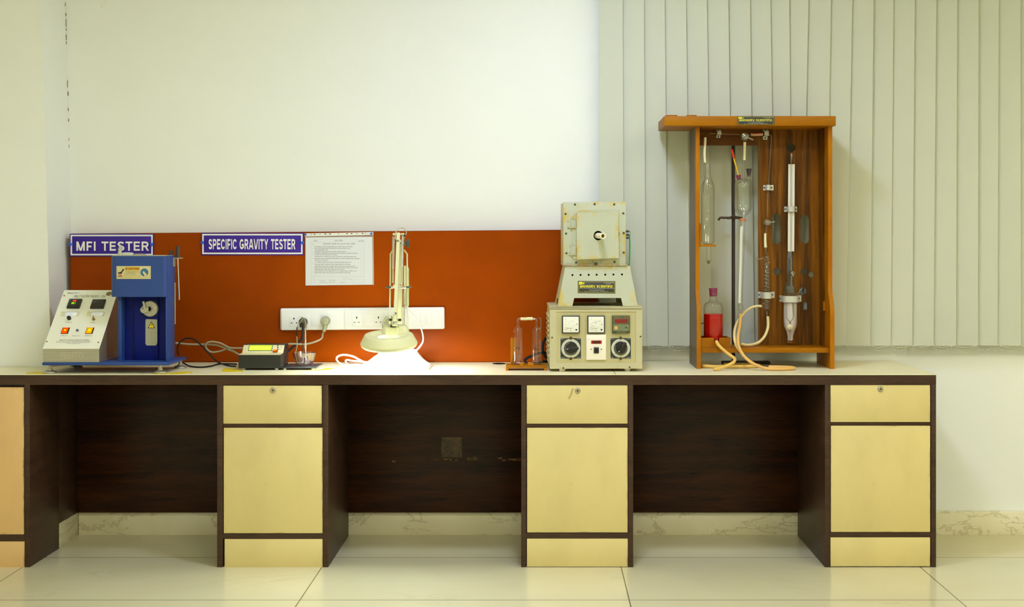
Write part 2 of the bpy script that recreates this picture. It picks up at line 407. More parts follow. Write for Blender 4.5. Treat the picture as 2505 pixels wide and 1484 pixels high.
M['iron'] = mat('dark_iron', lin(50, 38, 26), 0.55, metal=0.2)
M['rust'] = mat('rusty_iron', lin(84, 58, 36), 0.65, col2=lin(46, 44, 28), vscale=60)
M['scale'] = mat('white_scale', lin(232, 230, 220), 0.4)
M['blind'] = mat('blind_fabric', lin(204, 208, 189), 0.75, spec=0.15, var=0.05, vscale=60, stretch=(6, 6, 40), bump=0.15, bscale=60)
M['chain'] = mat('bead_chain', lin(232, 230, 208), 0.4)
M['cordgrey'] = mat('grey_cable', lin(160, 152, 124), 0.5)
M['cordwhite'] = mat('white_cable', lin(226, 228, 216), 0.45)
M['green'] = mat('green_cable', lin(20, 150, 84), 0.5)
M['nameplate'] = mat('nameplate_black', lin(44, 46, 36), 0.45)
M['olive'] = mat('nameplate_border', lin(140, 132, 22), 0.5)
M['yprint'] = mat('yellow_print', lin(236, 226, 20), 0.5)
M['wprint'] = mat('white_print', lin(214, 214, 200), 0.6)
M['labelbeige'] = mat('beige_label', lin(212, 200, 140), 0.5)
M['amber'] = mat('amber_print', lin(214, 160, 0), 0.5)
M['labelblue'] = mat('label_blue', lin(52, 110, 150), 0.5)
M['pinkprint'] = mat('label_pink', lin(224, 130, 100), 0.6)
M['labelshaded'] = mat('shaded_white_label', lin(166, 166, 142), 0.5, spec=.2)  # white label darkened to carry the shade of the recess
M['nozzlegrey'] = mat('pale_ceramic', lin(196, 200, 180), 0.5)
M['greygreen'] = mat('meter_grey_green', lin(112, 122, 84), 0.5)
M['olivedark'] = mat('meter_olive', lin(70, 76, 40), 0.5)
M['redwin'] = mat('red_window', lin(128, 36, 26), 0.2)
M['orangebtn'] = mat('orange_button', lin(240, 168, 96), 0.5)
M['orangeprint'] = mat('orange_print', lin(226, 116, 40), 0.5)
M['redscrew'] = mat('brown_screw', lin(96, 52, 24), 0.5, metal=0.3)
M['olivescrew'] = mat('olive_screw', lin(82, 80, 30), 0.5, metal=0.3)
M['screw'] = mat('dark_screw', lin(72, 76, 58), 0.45, metal=0.5)
M['brass'] = mat('tarnished_brass', lin(150, 132, 78), 0.4, metal=0.7)
M['greyknob'] = mat('grey_knob', lin(70, 80, 66), 0.4)
M['spring'] = mat('spring_wire', (0.7, 0.68, 0.6, 1), 0.25, metal=1.0)
M['eRed'] = emission('red_digits', (1, 0.02, 0.03, 1), 2.2)
M['eGreen'] = emission('green_digits', (0.3, 1, 0.0, 1), 1.4)
M['eLcd'] = emission('lcd_backlight', (0.44, 0.74, 0.0, 1), 1.0)
M['eLcd2'] = emission('lcd_backlight_pale', (0.52, 0.66, 0.06, 1), 1.0)
M['eRocker'] = emission('lit_rocker_red', (1.0, 0.055, 0.0, 1), 1.1)
M['eRocker2'] = emission('lit_rocker_amber', (1.0, 0.24, 0.0, 1), 1.1)
M['eHot'] = emission('rocker_glow', (1.0, 0.55, 0.01, 1), 1.2)
M['eDark'] = emission('dim_indicator', (0.5, 0.012, 0.008, 1), 0.6)
M['eTube'] = emission('fluorescent_ring', (0.90, 1.0, 1.05, 1), 210.0)
# ------------------------------------------------------------------ floor
def floor_material():
    m, nt, out = new_mat('floor_tiles')
    b = nt.nodes.new('ShaderNodeBsdfPrincipled'); nt.links.new(b.outputs[0], out.inputs['Surface'])
    g = nt.nodes.new('ShaderNodeNewGeometry'); sp = nt.nodes.new('ShaderNodeSeparateXYZ'); nt.links.new(g.outputs['Position'], sp.inputs[0])
    def grid(sock, off, step, half):
        a = node(nt, 'ShaderNodeMath', operation='SUBTRACT'); nt.links.new(sock, a.inputs[0]); a.inputs[1].default_value = off - step / 2
        d = node(nt, 'ShaderNodeMath', operation='DIVIDE'); nt.links.new(a.outputs[0], d.inputs[0]); d.inputs[1].default_value = step
        f = node(nt, 'ShaderNodeMath', operation='FLOORED_MODULO'); nt.links.new(d.outputs[0], f.inputs[0]); f.inputs[1].default_value = 1
        s = node(nt, 'ShaderNodeMath', operation='SUBTRACT'); nt.links.new(f.outputs[0], s.inputs[0]); s.inputs[1].default_value = 0.5
        q = node(nt, 'ShaderNodeMath', operation='ABSOLUTE'); nt.links.new(s.outputs[0], q.inputs[0])
        l = node(nt, 'ShaderNodeMath', operation='LESS_THAN'); nt.links.new(q.outputs[0], l.inputs[0]); l.inputs[1].default_value = half / step
        return l.outputs[0]
    gx = grid(sp.outputs[0], 0.327, 1.2125, 0.0022); gy = grid(sp.outputs[1], 4.527, 0.607, 0.0024)
    mx = node(nt, 'ShaderNodeMath', operation='MAXIMUM'); nt.links.new(gx, mx.inputs[0]); nt.links.new(gy, mx.inputs[1])
    v = coords(nt, (0.7, 2.6, 1), 'Object', (0, 0, 0.5)); f = noise(nt, v, 1.6, 8, 0.62, 1.6)
    vein = ramp(nt, f, [(0.480, (0, 0, 0, 1)), (0.497, (1, 1, 1, 1)), (0.503, (1, 1, 1, 1)), (0.520, (0, 0, 0, 1))])
    f2 = noise(nt, coords(nt, (1, 1, 1)), 1.2, 3)
    base = ramp(nt, f2, [(0.3, lin(205, 198, 158)), (0.7, lin(217, 211, 174))])
    k = node(nt, 'ShaderNodeMath', operation='MULTIPLY'); k.inputs[1].default_value = 0.30; nt.links.new(vein, k.inputs[0])
    f3 = noise(nt, coords(nt, (1, 1, 1)), 2.3, 2); k2 = node(nt, 'ShaderNodeMath', operation='MULTIPLY'); nt.links.new(k.outputs[0], k2.inputs[0]); nt.links.new(ramp(nt, f3, [(0.5, (0, 0, 0, 1)), (0.65, (1, 1, 1, 1))]), k2.inputs[1])
    c = mixc(nt, k2.outputs[0], base, lin(186, 174, 134))
    c = mixc(nt, mx.outputs[0], c, lin(112, 104, 76))
    nt.links.new(c, b.inputs['Base Color']); b.inputs['Roughness'].default_value = 0.16; b.inputs['Specular IOR Level'].default_value = 0.5
    return m
def marble_material():
    m, nt, out = new_mat('marble_skirting')
    b = nt.nodes.new('ShaderNodeBsdfPrincipled'); nt.links.new(b.outputs[0], out.inputs['Surface'])
    f = noise(nt, coords(nt, (1.3, 1.3, 3.4), 'Object', (0, 0.6, 0)), 1.7, 10, 0.66, 0.5)
    vein = ramp(nt, f, [(0.486, (0, 0, 0, 1)), (0.499, (1, 1, 1, 1)), (0.501, (1, 1, 1, 1)), (0.522, (0, 0, 0, 1))])
    k = node(nt, 'ShaderNodeMath', operation='MULTIPLY'); k.inputs[1].default_value = 0.5; nt.links.new(vein, k.inputs[0])
    f2 = noise(nt, coords(nt, (1, 1, 1)), 3, 3)
    c = mixc(nt, k.outputs[0], ramp(nt, f2, [(0.3, lin(222, 215, 176)), (0.7, lin(236, 230, 198))]), lin(160, 146, 104))
    nt.links.new(c, b.inputs['Base Color']); b.inputs['Roughness'].default_value = 0.25
    return m
M['floor'] = floor_material(); M['marble'] = marble_material()
RX0, RX1, RY0, RZ = -3.4, 5.2, -3.0, 3.0
mb = MB(); mb.box(RX0 - .2, RX1 + .2, RY0 - .2, WALL + .3, -0.12, 0.0); struct('floor', mb, M['floor'])
mb = MB(); mb.box(RX0 - .2, RX1 + .2, RY0 - .2, WALL + .3, RZ, RZ + .12); struct('ceiling', mb, M['wall'])
mb = MB(); mb.box(RX1, RX1 + .15, RY0, WALL + .2, 0, RZ); struct('wall_right', mb, M['wall'])
mb = MB(); mb.box(RX0, RX1, RY0 - .15, RY0, 0, RZ); struct('wall_front', mb, M['wall'])
# back wall with the window opening behind the blinds
WX0, WX1, WZ0, WZ1 = 0.42, 2.75, 0.93, 2.55
mb = MB()
mb.box(-2.3, WX0, WALL, WALL + .2, 0, RZ); mb.box(WX1, RX1, WALL, WALL + .2, 0, RZ)
mb.box(WX0, WX1, WALL, WALL + .2, 0, WZ0); mb.box(WX0, WX1, WALL, WALL + .2, WZ1, RZ)
struct('wall_back', mb, M['wall'])
# left: a pier that juts out from the back wall; its right face leans a little
lean = lambda z: -2.0845 - 0.0267 * z
mb = MB()
zs = (0.0, RZ)
v = [(RX0, 5.29, 0), (lean(0) , 5.29, 0), (lean(0), WALL + .2, 0), (RX0, WALL + .2, 0),
     (RX0, 5.29, RZ), (lean(RZ) , 5.29, RZ), (lean(RZ), WALL + .2, RZ), (RX0, WALL + .2, RZ)]
mb.add(v, [(0, 1, 2, 3), (7, 6, 5, 4), (0, 4, 5, 1), (1, 5, 6, 2), (2, 6, 7, 3), (3, 7, 4, 0)])
struct('wall_left', mb, M['wall'])
mb = MB(); mb.box(RX0 - .15, RX0, RY0, 5.29, 0, RZ); struct('wall_left_side', mb, M['wall'])
# hairline crack of dirt where the pier meets the back wall
mb = MB()
zz = 2.43
while zz > 1.62:
    L_ = random.uniform(.006, .035); w_ = random.uniform(.0012, .003)
    xx = lean(zz) + .0015 + random.uniform(-.002, .001)
    if random.random() < .6: mb.box(xx - w_ / 2, xx + w_ / 2, WALL - .004, WALL + .002, zz - L_, zz)
    zz -= L_ + random.uniform(.004, .03)
struct('trim_1', mb, mat('crack_dirt', lin(120, 112, 84), 0.9))
# window
w = MB()
for a, b in ((WX0, WX0 + .05), (WX1 - .05, WX1), ((WX0 + WX1) / 2 - .03, (WX0 + WX1) / 2 + .03)): w.box(a, b, WALL + .08, WALL + .13, WZ0, WZ1)
for a, b in ((WZ0, WZ0 + .05), (WZ1 - .05, WZ1)): w.box(WX0 + .05, WX1 - .05, WALL + .081, WALL + .129, a, b)
win = struct('window_1', w, M['alu'])
w = MB(); w.box(WX0 + .02, WX1 - .02, WALL + .10, WALL + .106, WZ0 + .02, WZ1 - .02)
obj('pane', w, mat('night_window_glass', lin(40, 46, 44), 0.05, spec=0.6), win)
# baseboards (marble)
mb = MB(); mb.box(-2.0755, RX1, 5.526, WALL - .0005, 0, 0.1025, .001); struct('baseboard_back', mb, M['marble'])
mb = MB(); mb.box(lean(0) + .001, -2.0758, 5.30, 5.525, 0, 0.1025, .001); struct('baseboard_left', mb, M['marble'])

# ------------------------------------------------------------------ vertical blind
blind = thing('vertical_blind', 'pale grey green vertical blind of fabric slats covering the window', 'blind', (1.6, 5.49, .85))
tops = [1470, 1523, 1575, 1626, 1678, 1729, 1781, 1834, 1884, 1930, 1977, 2032, 2084, 2135.5, 2185, 2236.5, 2289, 2340, 2392, 2442, 2495, 2547, 2599, 2651]
bots = [1472, 1526, 1580, 1634, 1688, 1741, 1793, 1845, 1897, 1937, 1960, 2018, 2069, 2127, 2178, 2230, 2282, 2337, 2390, 2439, 2496, 2548, 2600, 2652]
BD = 5.49; BZ0, BZ1 = Z(845, BD), 2.62
def ext(a, b, z):   # edges measured at the top (y=0) and foot (y=843) of the photo, carried to any height
    za, zb = Z(0, BD), Z(843, BD); return a + (b - a) * (z - za) / (zb - za)
feet = []
for i in range(len(tops) - 1):
    mb = MB(); n = 8
    z1, z0 = BZ1, BZ0 + random.uniform(-.001, .001)
    ya = math.sin(R(9.5 + random.uniform(-1.5, 1.5)))
    rows = []
    for z in (z1, (z0 + z1) / 2, z0):
        xl = X(ext(tops[i], bots[i], z), BD); xr = X(ext(tops[i + 1], bots[i + 1], z), BD)
        wd = max(xr - xl + .010, .094)
        row = []
        for k in range(n + 1):
            t = k / n     # the right-hand edge of each slat hangs in front of the next one
            row.append((xr - wd * (1 - t), BD + .009 - ya * wd * t - .0016 * math.sin(math.pi * t), z))
        rows.append(row)
    th = Vector((0, .0009, 0)); vs = []
    for row in rows: vs += [Vector(p) for p in row]
    m_ = len(vs); vs += [p + th for p in vs[:m_]]
    fs = []
    for r_ in range(2):
        for k in range(n):
            a = r_ * (n + 1) + k
            fs.append((a, a + 1, a + n + 2, a + n + 1)); fs.append((m_ + a, m_ + a + n + 1, m_ + a + n + 2, m_ + a + 1))
    for r_ in range(2):
        for k in (0, n):
            a = r_ * (n + 1) + k; fs.append((a, a + n + 1, m_ + a + n + 1, m_ + a))
    for k in range(n):
        for r_ in (0, 2):
            a = r_ * (n + 1) + k; fs.append((a, a + 1, m_ + a + 1, m_ + a))
    mb.add(vs, fs); obj('slat', mb, M['blind'], blind)
    feet.append((vs[2 * (n + 1) + n].x - .004, z0))
mb = MB(); mb.box(X(1470, BD), X(2652, BD) , BD - .02, BD + .03, BZ1, BZ1 + .04, .003); obj('headrail', mb, M['alu'], blind)
# bead chains joining the slat feet, a near and a far strand
cm = MB()
for dy, sag in ((-.009, .010), (.012, .026)):
    for (xa, za), (xb, zb) in zip(feet[:-1], feet[1:]):
        if abs(xa - X(2390, BD)) < .06 and dy < 0: sg = .075
        else: sg = sag
        k = 13
        for j in range(k):
            t = j / (k - 1)
            cm.sphere((xa + (xb - xa) * t, BD + dy, za + .003 - sg * 4 * t * (1 - t)), .0021, n=6, m=4)
c = obj('bead_chain', cm, M['chain'], blind)

# ------------------------------------------------------------------ workbench
xe = 1.6026
wt = thing('worktop', 'long cream laminate bench top with a dark brown front edge carrying all the instruments', 'worktop', (-.3, 5.2, .738))
pl = [(-3.0, FRONT), (xe, FRONT), (xe, WALL - .003), (-2.10, WALL - .003), (-2.10, 5.284), (-3.0, 5.284)]
mb = MB(); mb.prism([(a, b, .7782) for a, b in pl], (0, 0, TOP - .7782)); obj('laminate', mb, M['top'], wt)
mb = MB(); mb.prism([(a, b, .7385) for a, b in pl], (0, 0, .0396)); obj('edge_band', mb, M['dark'], wt)
mb = MB(); mb.cyl((X(1221, 5.42), 5.42, TOP), (X(1221, 5.42), 5.42, TOP + .001), .030, n=28); mb.v = [Vector((X(1221, 5.42) + (p.x - X(1221, 5.42)), p.y, p.z)) for p in mb.v]
obj('cable_hole', mb, M['hole'], wt)
mb = MB(); mb.box(X(1505, 4.99), X(1506.4, 4.99), FRONT + .004, WALL - .02, TOP, TOP + .0002); obj('joint_line', mb, M['edge'], wt)

def lock_at(px, py, parent, y):
    m = MB(); x, z = X(px, y), Z(py, y)
    m.lathe((x, y, z), [(0, -.0045), (.0085, -.0045), (.0105, -.003), (.0118, -.0005), (.0118, .001)], 28, (0, 1, 0))
    m.m = 1; m.lathe((x, y, z), [(0, -.0050), (.0048, -.0050), (.0052, -.0044)], 20, (0, 1, 0))
    m.m = 2; m.box(x - .0012, x + .0012, y - .0054, y - .0049, z - .0032, z + .0032)
    obj('lock', m, [M['steel'], M['brass'], M['hole']], parent)
def cabinet(label, xl, xr, lp, rp, drawer, door, plinth, lock, mdoor, depth=5.5072, slab=True):
    """xl..xr outer px at the front; lp, rp widths of the dark side panels in px"""
    d = FRONT; x0, x1 = X(xl, d), X(xr, d)
    t = thing('bench_cabinet', label, 'cabinet', ((x0 + x1) / 2, 5.2, 0), group='bench cabinets')
    m = MB(); m.box(x0, x0 + W(lp, d), d, depth, 0, .7382, .001); obj('side_panel', m, M['dark'], t)
    m = MB(); m.box(x1 - W(rp, d), x1, d, depth, 0, .7382, .001); obj('side_panel', m, M['dark'], t)
    xi0, xi1 = x0 + W(lp, d), x1 - W(rp, d)
    m = MB(); m.box(xi0, xi1, d + .02, depth, 0, .7382); obj('carcass', m, M['dark'], t)
    m = MB(); za, zb = Z(door[3], d), Z(plinth[1], d); m.box(xi0, xi1, d + .001, d + .02, zb + .001, za - .002, .0006); obj('bottom_rail', m, M['dark'], t)
    def front(nm, q, mat_, y0=.0015, tilt=0.0):
        m = MB(); xa, xb, zb, za = X(q[0], d), X(q[2], d), Z(q[1], d), Z(q[3], d)
        m.box(xa, xb, d + y0, d + .0195, za, zb, .0012)
        m.m = 1; e = .0012
        m.box(xa + .001, xb - .001, d + y0 + .0012, d + .019, za - .0006, zb + .0006)
        return obj(nm, m, [mat_, M['edge']], t)
    if drawer:
        m = MB(); m.box(xi0, xi1, d + .006, d + .02, Z(door[1], d) + .002, Z(drawer[3], d) - .0015); obj('middle_rail', m, M['dark'], t)
        dr = front('drawer', drawer, mdoor)
        lock_at(lock[0], lock[1], dr, d + .0015)
    front('door', door, mdoor)
    front('plinth', plinth, mdoor)
    return t
cabinet('bench cabinet with peach door and no drawer, cut off at the far left', -195, 73, 13, 13, None, (-180, 947, 58, 1307), (-180, 1324, 60, 1393), None, M['peach'], depth=5.283)
cabinet('cream bench cabinet with drawer under the density meter and weighing plate', 531, 803, 14, 14, (546, 943, 787, 1036), (547, 1046, 789, 1304), (549, 1318, 790, 1389), (668, 954), M['cream'])
cabC = cabinet('cream bench cabinet with drawer below the furnace control unit', 1275, 1549, 12, 12, (1288.5, 942, 1535.5, 1036), (1289.5, 1046, 1535.5, 1302), (1289, 1317, 1536, 1386), (1413, 955), M['cream'])
cabinet('cream bench cabinet with drawer at the right-hand end of the bench', 2018, 2290, 13, 12, (2032, 941.4, 2276, 1032), (2033, 1041, 2276, 1301), (2032, 1314, 2276, 1385), (2154, 951), M['cream'])
# grey key smear on the middle drawer
m = MB(); yy = FRONT + .0013; m.poly([(X(x, yy), Z(y, yy)) for x, y in ((1399, 949.5), (1403, 949), (1400.5, 962), (1394, 975.5), (1388.5, 975.5), (1395, 963))], yy)
obj('key_smear', m, mat('key_smear', lin(176, 162, 108), .5), [c for c in cabC.children if c.name.startswith('drawer')][0])
for lab, a, b in (('dark brown back panel of the knee space under the blue melt flow tester', -2.0750, X(531, FRONT) + .012),
                  ('dark brown back panel with tape residue, under the magnifier lamp', X(803, FRONT) - .012, X(1275, FRONT) + .012),
                  ('dark brown back panel of the knee space under the wooden glassware cabinet', X(1549, FRONT) - .012, X(2018, FRONT) + .012)):
    m = MB(); m.box(a, b, 5.508, 5.530, .1045, .7380, .0008)
    if 'tape' in lab:
        t = thing('modesty_panel', lab, 'panel', ((a + b) / 2, 5.52, .1045), group='knee space back panels')
        obj('board', m, M['darkh'], t)
        d = 5.507
        tape = MB(); tape.box(X(1080, d), X(1130, d), d - .0004, d + .0006, Z(1118, d), Z(1069, d))
        obj('tape_patch', tape, mat('brown_tape', lin(104, 80, 22), 0.5, col2=lin(44, 28, 12), vscale=30, lo=.35, hi=.75), t)
        tm = mat('tape_residue', lin(112, 84, 26), 0.45)
        for q in range(14):
            tape = MB(); px = random.choice([random.uniform(1080, 1270), random.uniform(1080, 1270), random.uniform(852, 1080)]); w_ = random.uniform(6, 24); h_ = random.uniform(1.5, 5)
            py = 1121 + random.uniform(-3, 5)
            tape.prism([(X(px, d), d - .0003, Z(py, d)), (X(px + w_, d), d - .0003, Z(py + random.uniform(-3, 3), d)), (X(px + w_ * 1.1, d), d - .0003, Z(py + h_, d)), (X(px + 2, d), d - .0003, Z(py + h_, d))], (0, .001, 0))
            obj('tape_scrap', tape, tm, t)
    else:
        tag(obj('modesty_panel', m, M['darkh']), lab, 'panel', 'knee space back panels')
m = MB(); m.box(-2.0815, -2.0752, 5.30, 5.507, .1045, .7380, .0005)
tag(obj('cladding_strip', m, M['dark']), 'narrow dark wooden board lining the pier inside the leftmost knee space', 'panel')

# ------------------------------------------------------------------ padded wall board
BF = 5.478    # its front face
m = MB(); xa, xb = X(171.5, BF), X(1462, BF)
zl, zr = Z(571, BF), Z(561, BF)
bmm = bmesh.new()
vv = [bmm.verts.new(p) for p in ((xa, BF, TOP + .0005), (xb, BF, TOP + .0005), (xb, BF, zr), (xa, BF, zl), (xa, WALL - .001, TOP + .0005), (xb, WALL - .001, TOP + .0005), (xb, WALL - .001, zr), (xa, WALL - .001, zl))]
for f in ((0, 1, 2, 3), (7, 6, 5, 4), (0, 3, 7, 4), (1, 5, 6, 2), (3, 2, 6, 7), (0, 4, 5, 1)): bmm.faces.new([vv[i] for i in f])
bmesh.ops.bevel(bmm, geom=bmm.edges[:], offset=.004, segments=3, affect='EDGES'); m.bm(bmm)
tag(obj('wall_panel', m, M['leather']), 'long orange brown leatherette board standing behind the left instruments', 'wall panel')
# ================================================================== melt flow tester (blue), far left
def sevenseg(m, digits, x0, z0, w, h, gap, y, t):
    S = {'0': 'abcdef', '1': 'bc', '8': 'abcdefg', '7': 'abc'}
    for i, ch in enumerate(digits):
        a, b = x0 + i * (w + gap), x0 + i * (w + gap) + w
        for s in S[ch]:
            if s == 'a': m.rect(a, b, z0 + h - t, z0 + h, y)
            if s == 'd': m.rect(a, b, z0, z0 + t, y)
            if s == 'g': m.rect(a, b, z0 + h / 2 - t / 2, z0 + h / 2 + t / 2, y)
            if s == 'f': m.rect(a, a + t, z0 + h / 2, z0 + h, y)
            if s == 'e': m.rect(a, a + t, z0, z0 + h / 2, y)
            if s == 'b': m.rect(b - t, b, z0 + h / 2, z0 + h, y)
            if s == 'c': m.rect(b - t, b, z0, z0 + h / 2, y)
mfi = thing('melt_flow_tester', 'blue enamelled plastic testing machine with sloped white control box, standing on levelling feet', 'testing machine', (-1.77, 5.14, TOP))
bx0, bx1 = -2.032, -1.514
zb0, zb1 = Z(893, 5.02), Z(885.5, 5.02)
m = MB(); m.box(bx0, bx1, 5.012, 5.262, zb0, zb1, .003); obj('base_plate', m, M['blue'], mfi)
for (px, d) in ((122, 5.035), (392, 5.035), (187, 5.235), (441, 5.235)):
    x = X(px, d); m = MB()
    m.lathe((x, d, TOP + .0004), [(0, 0), (.0255, 0), (.0265, .003), (.0255, .006), (.018, .010), (.010, .013), (.008, .0135)], 28)
    m.cyl((x, d, TOP + .0135), (x, d, zb0 + .0005), .0085, n=6); m.cyl((x, d, TOP + .010), (x, d, TOP + .018), .0098, n=16)
    obj('levelling_foot', m, M['steel'], mfi)
# sloped control box
cx0, cx1 = X(105, 5.02), X(242.5, 5.02)
cz0, cz1, cz2 = zb1, Z(853.5, 5.02), Z(712, 5.244)
yf, yt, yb = 5.020, 5.244, 5.255
m = MB(); m.prism([(cx0, yf, cz0), (cx0, yf, cz1), (cx0, yt, cz2), (cx0, yb, cz2), (cx0, yb, cz0)], (cx1 - cx0, 0, 0))
box = obj('control_box', m, M['steel'], mfi)
sl = axes((cx0, yf, cz1), (1, 0, 0), (0, yt - yf, cz2 - cz1))
SLEN = math.hypot(yt - yf, cz2 - cz1); CW = cx1 - cx0
# photo px -> panel coordinates (u right, v up along the slope)
def uv(px, py):
    v = (853.5 - py) / (853.5 - 712.0); xl = 105 + 52 * v; xr = 242.5 + 43.5 * v
    dd = yf + (yt - yf) * v
    # depth-corrected fraction along the slope
    zt = (H - cz1) / (H - cz2)
    for _ in range(8):
        dd = yf + (yt - yf) * v; z = Z(py, dd); v = (z - cz1) / (cz2 - cz1)
    return (X(px, dd) - cx0, v * SLEN)
m = MB(); m.M = sl
hu, hv = uv(267, 719)
# fascia with an empty round cut-out near its top right corner
m.holes([(0.0, 0.0), (CW + .001, 0), (CW + .001, SLEN + .004), (0, SLEN + .004)],
        [[(hu + .0125 * math.cos(2 * math.pi * k / 28), hv + .0125 * math.sin(2 * math.pi * k / 28)) for k in range(28)]], -.0025, -.0002)
fas = obj('fascia', m, M['panelwhite'], box)
m = MB(); m.M = sl; m.cyl((hu, -.0001, hv), (hu, -.0004, hv), .0125, n=28); obj('cut_out', m, mat('raw_board', lin(140, 118, 74), .7), box)
for px, py in ((157.5, 724), (115, 836), (241, 838)):
    u, v = uv(px, py); m = MB(); m.M = sl; m.lathe((u, -.0025, v), [(.0036, 0), (.0032, -.0014), (.0012, -.0018), (0, -.0014)], 16, (0, 1, 0)); obj('screw', m, M['brass'], box)
def display(pa, pb, lit):
    (u0, v1), (u1, v0) = uv(*pa), uv(*pb)
    m = MB(); m.M = sl; m.box(u0, u1, -.0105, -.002, v0, v1, .002)
    m.m = 1; m.box(u0 + .003, u1 - .003, -.0112, -.010, v0 + .009 if lit else v0 + .004, v1 - .003, .0005)
    o = obj('temperature_controller', m, [M['black'], mat('display_window', lin(42, 40, 32), 0.25)], box)
    return u0, u1, v0, v1
u0, u1, v0, v1 = display((171.5, 734), (195, 756), True)
hgt = v1 - v0
m = MB(); m.M = sl; sevenseg(m, '180', u0 + .0165, v0 + .66 * hgt, .0040, .0085, .0016, -.0114, .0013); obj('red_digits', m, M['eRed'], box)
m = MB(); m.M = sl; sevenseg(m, '001', u0 + .0165, v0 + .40 * hgt, .0040, .0080, .0016, -.0114, .0013); obj('green_digits', m, M['eGreen'], box)
m = MB(); m.M = sl
for k in range(4): m.box(u0 + .005 + k * .0075, u0 + .0105 + k * .0075, -.0116, -.0108, v0 + .22 * hgt, v0 + .30 * hgt)
obj('key_row', m, mat('dim_keys', lin(74, 72, 60), .5), box)
u0, u1, v0, v1 = display((228, 735), (253.5, 756.5), False)
m = MB(); m.M = sl; m.disc(u0 + .010, v0 + .24 * (v1 - v0), .0012, -.0113, 12); obj('indicator', m, M['eDark'], box)
# half torn paper stickers
def sticker(px0, py0, px1, py1):
    (a, b1), (c, b0) = uv(px0, py0), uv(px1, py1)
    m = MB(); m.M = sl; m.box(a, c, -.0031, -.0024, b0, b1)
    m.m = 1; m.rect(a + .018, c - .008, b0 + .001, b1 - .003, -.0033)
    m.m = 2; m.line(a + .0175, b0, a + .0215, b1 - .002, .0012, -.0034); m.line(a + .020, b1 - .0018, c - .008, b1 - .0018, .0013, -.0034)
    m.m = 3
    for k in range(6):
        p = a + .024 + k * .0045; m.line(p, b0 + .0025 + random.uniform(0, .003), p + .002, b1 - .004 - random.uniform(0, .004), .0005, -.0034)
    m.line(a + .002, b1 - .003, a + .010, b1 - .001, .0012, -.0034); m.line(c - .008, b0 + .001, c - .001, b0 + .002, .001, -.0034)
    obj('paper_sticker', m, [mat('yellowed_paper', lin(216, 212, 172), .7), M['paper'], M['blueink'], M['ink']], box)
sticker(151, 763, 192, 774); sticker(215, 763, 255, 774)
u, v = uv(170, 780.5); m = MB(); m.M = sl
m.lathe((u, -.0025, v), [(.0082, 0), (.0078, -.010), (.0072, -.0125), (0, -.0135)], 24, (0, 1, 0)); m.m = 1; m.box(u - .0006, u + .0006, -.0168, -.0157, v, v + .006)
obj('knob', m, [M['black'], M['greyknob']], box)
u, v = uv(229.5, 782); m = MB(); m.M = sl
m.lathe((u, -.0025, v), [(.0066, 0), (.0066, -.0022), (.004, -.003), (.0035, -.008)], 20, (0, 1, 0), cap1=True); m.tube([(u, -.008, v), (u - .001, -.016, v + .009)], [.0022, .0030], 10)
obj('toggle_switch', m, M['brass'], box)
for (px0, px1), e, in (((150.5, 169.5), 'eRocker'), ((210, 229.5), 'eRocker2')):
    (a, b1), (c, b0) = uv(px0 + 5, 803), uv(px1 - 4, 817)
    m = MB(); m.M = sl; m.box(a - .003, c + .002, -.0045, -.002, b0 - .001, b1 + .002, .001)
    r = obj('rocker_switch', m, M['black'], box)
    m = MB(); m.M = sl; m.box(a, c - .003, -.0062, -.0042, b0 + .001, b1, .0008); m.m = 1
    m.disc((a + c) / 2 - .001, (b0 + b1) / 2 + .001, .0042 if e == 'eRocker' else .0058, -.0064, 16)
    m.m = 0; obj('lit_rocker', m, [M[e], M['eHot']], box)
u, v = uv(190, 809.5); m = MB(); m.M = sl; m.lathe((u, -.0025, v), [(.0066, 0), (.006, -.003), (.0046, -.0036)], 20, (0, 1, 0)); m.m = 1
m.lathe((u, -.005, v), [(.0045, 0), (.0042, -.004), (.002, -.0052), (0, -.0054)], 20, (0, 1, 0)); obj('push_button', m, [M['steel'], mat('blue_button', lin(24, 62, 124), .4)], box)
# printing on the fascia
m = MB(); m.M = sl
def ptext(s, px0, px1, py0, py1, bold=0.0, shear=0.0):
    a, b0 = uv(px0, py1); c, b1 = uv(px1, py1); b1 = uv(px0, py0)[1]
    m.text(s, a, c, b0, b1, -.0027, bold, shear)
ptext('PRESTO', 164.5, 189, 715.5, 720, .02, .1); ptext('®', 191, 194, 715, 717.5)
ptext('MELT FLOW INDEX - DX', 180.5, 258, 722.5, 728.5, -.005, .1)
a, b = uv(212, 722); m.line(a - .001, b - .006, a + .0045, b + .006, .0007, -.0027)
for s, x0, x1, y in (('MOTOR/CONTR', 159.5, 176, 789), ('MANUAL', 220.5, 233, 789.5), ('MAINS ON', 149.5, 163, 821.5), ('MANUAL CUT', 176, 196, 822), ('HEATER ON', 207.5, 225, 822)):
    ptext(s, x0, x1, y - 1, y + 1)
ptext('PRESTO STANTEST PRIVATE LIMITED', 145.5, 218, 831, 834.5, .01)
ptext('PLOT NO. 40, SECTOR 27, FARIDABAD HARYANA INDIA', 137, 224, 835.2, 837)
ptext('E-MAIL INFO AND CALIBRATION SERVICE', 139, 218, 837.4, 839)
ptext('www.prestogroup.com', 162, 196, 840, 842)
obj('lettering', m, M['blackink'], box)
m = MB(); m.text('PRESTO', X(150, 5.019), X(204, 5.019), Z(877, 5.019), Z(861, 5.019), yf - .0004, .02); obj('ghost_lettering', m, mat('worn_steel', (0.55, 0.52, 0.42, 1), .5, metal=.8), box)
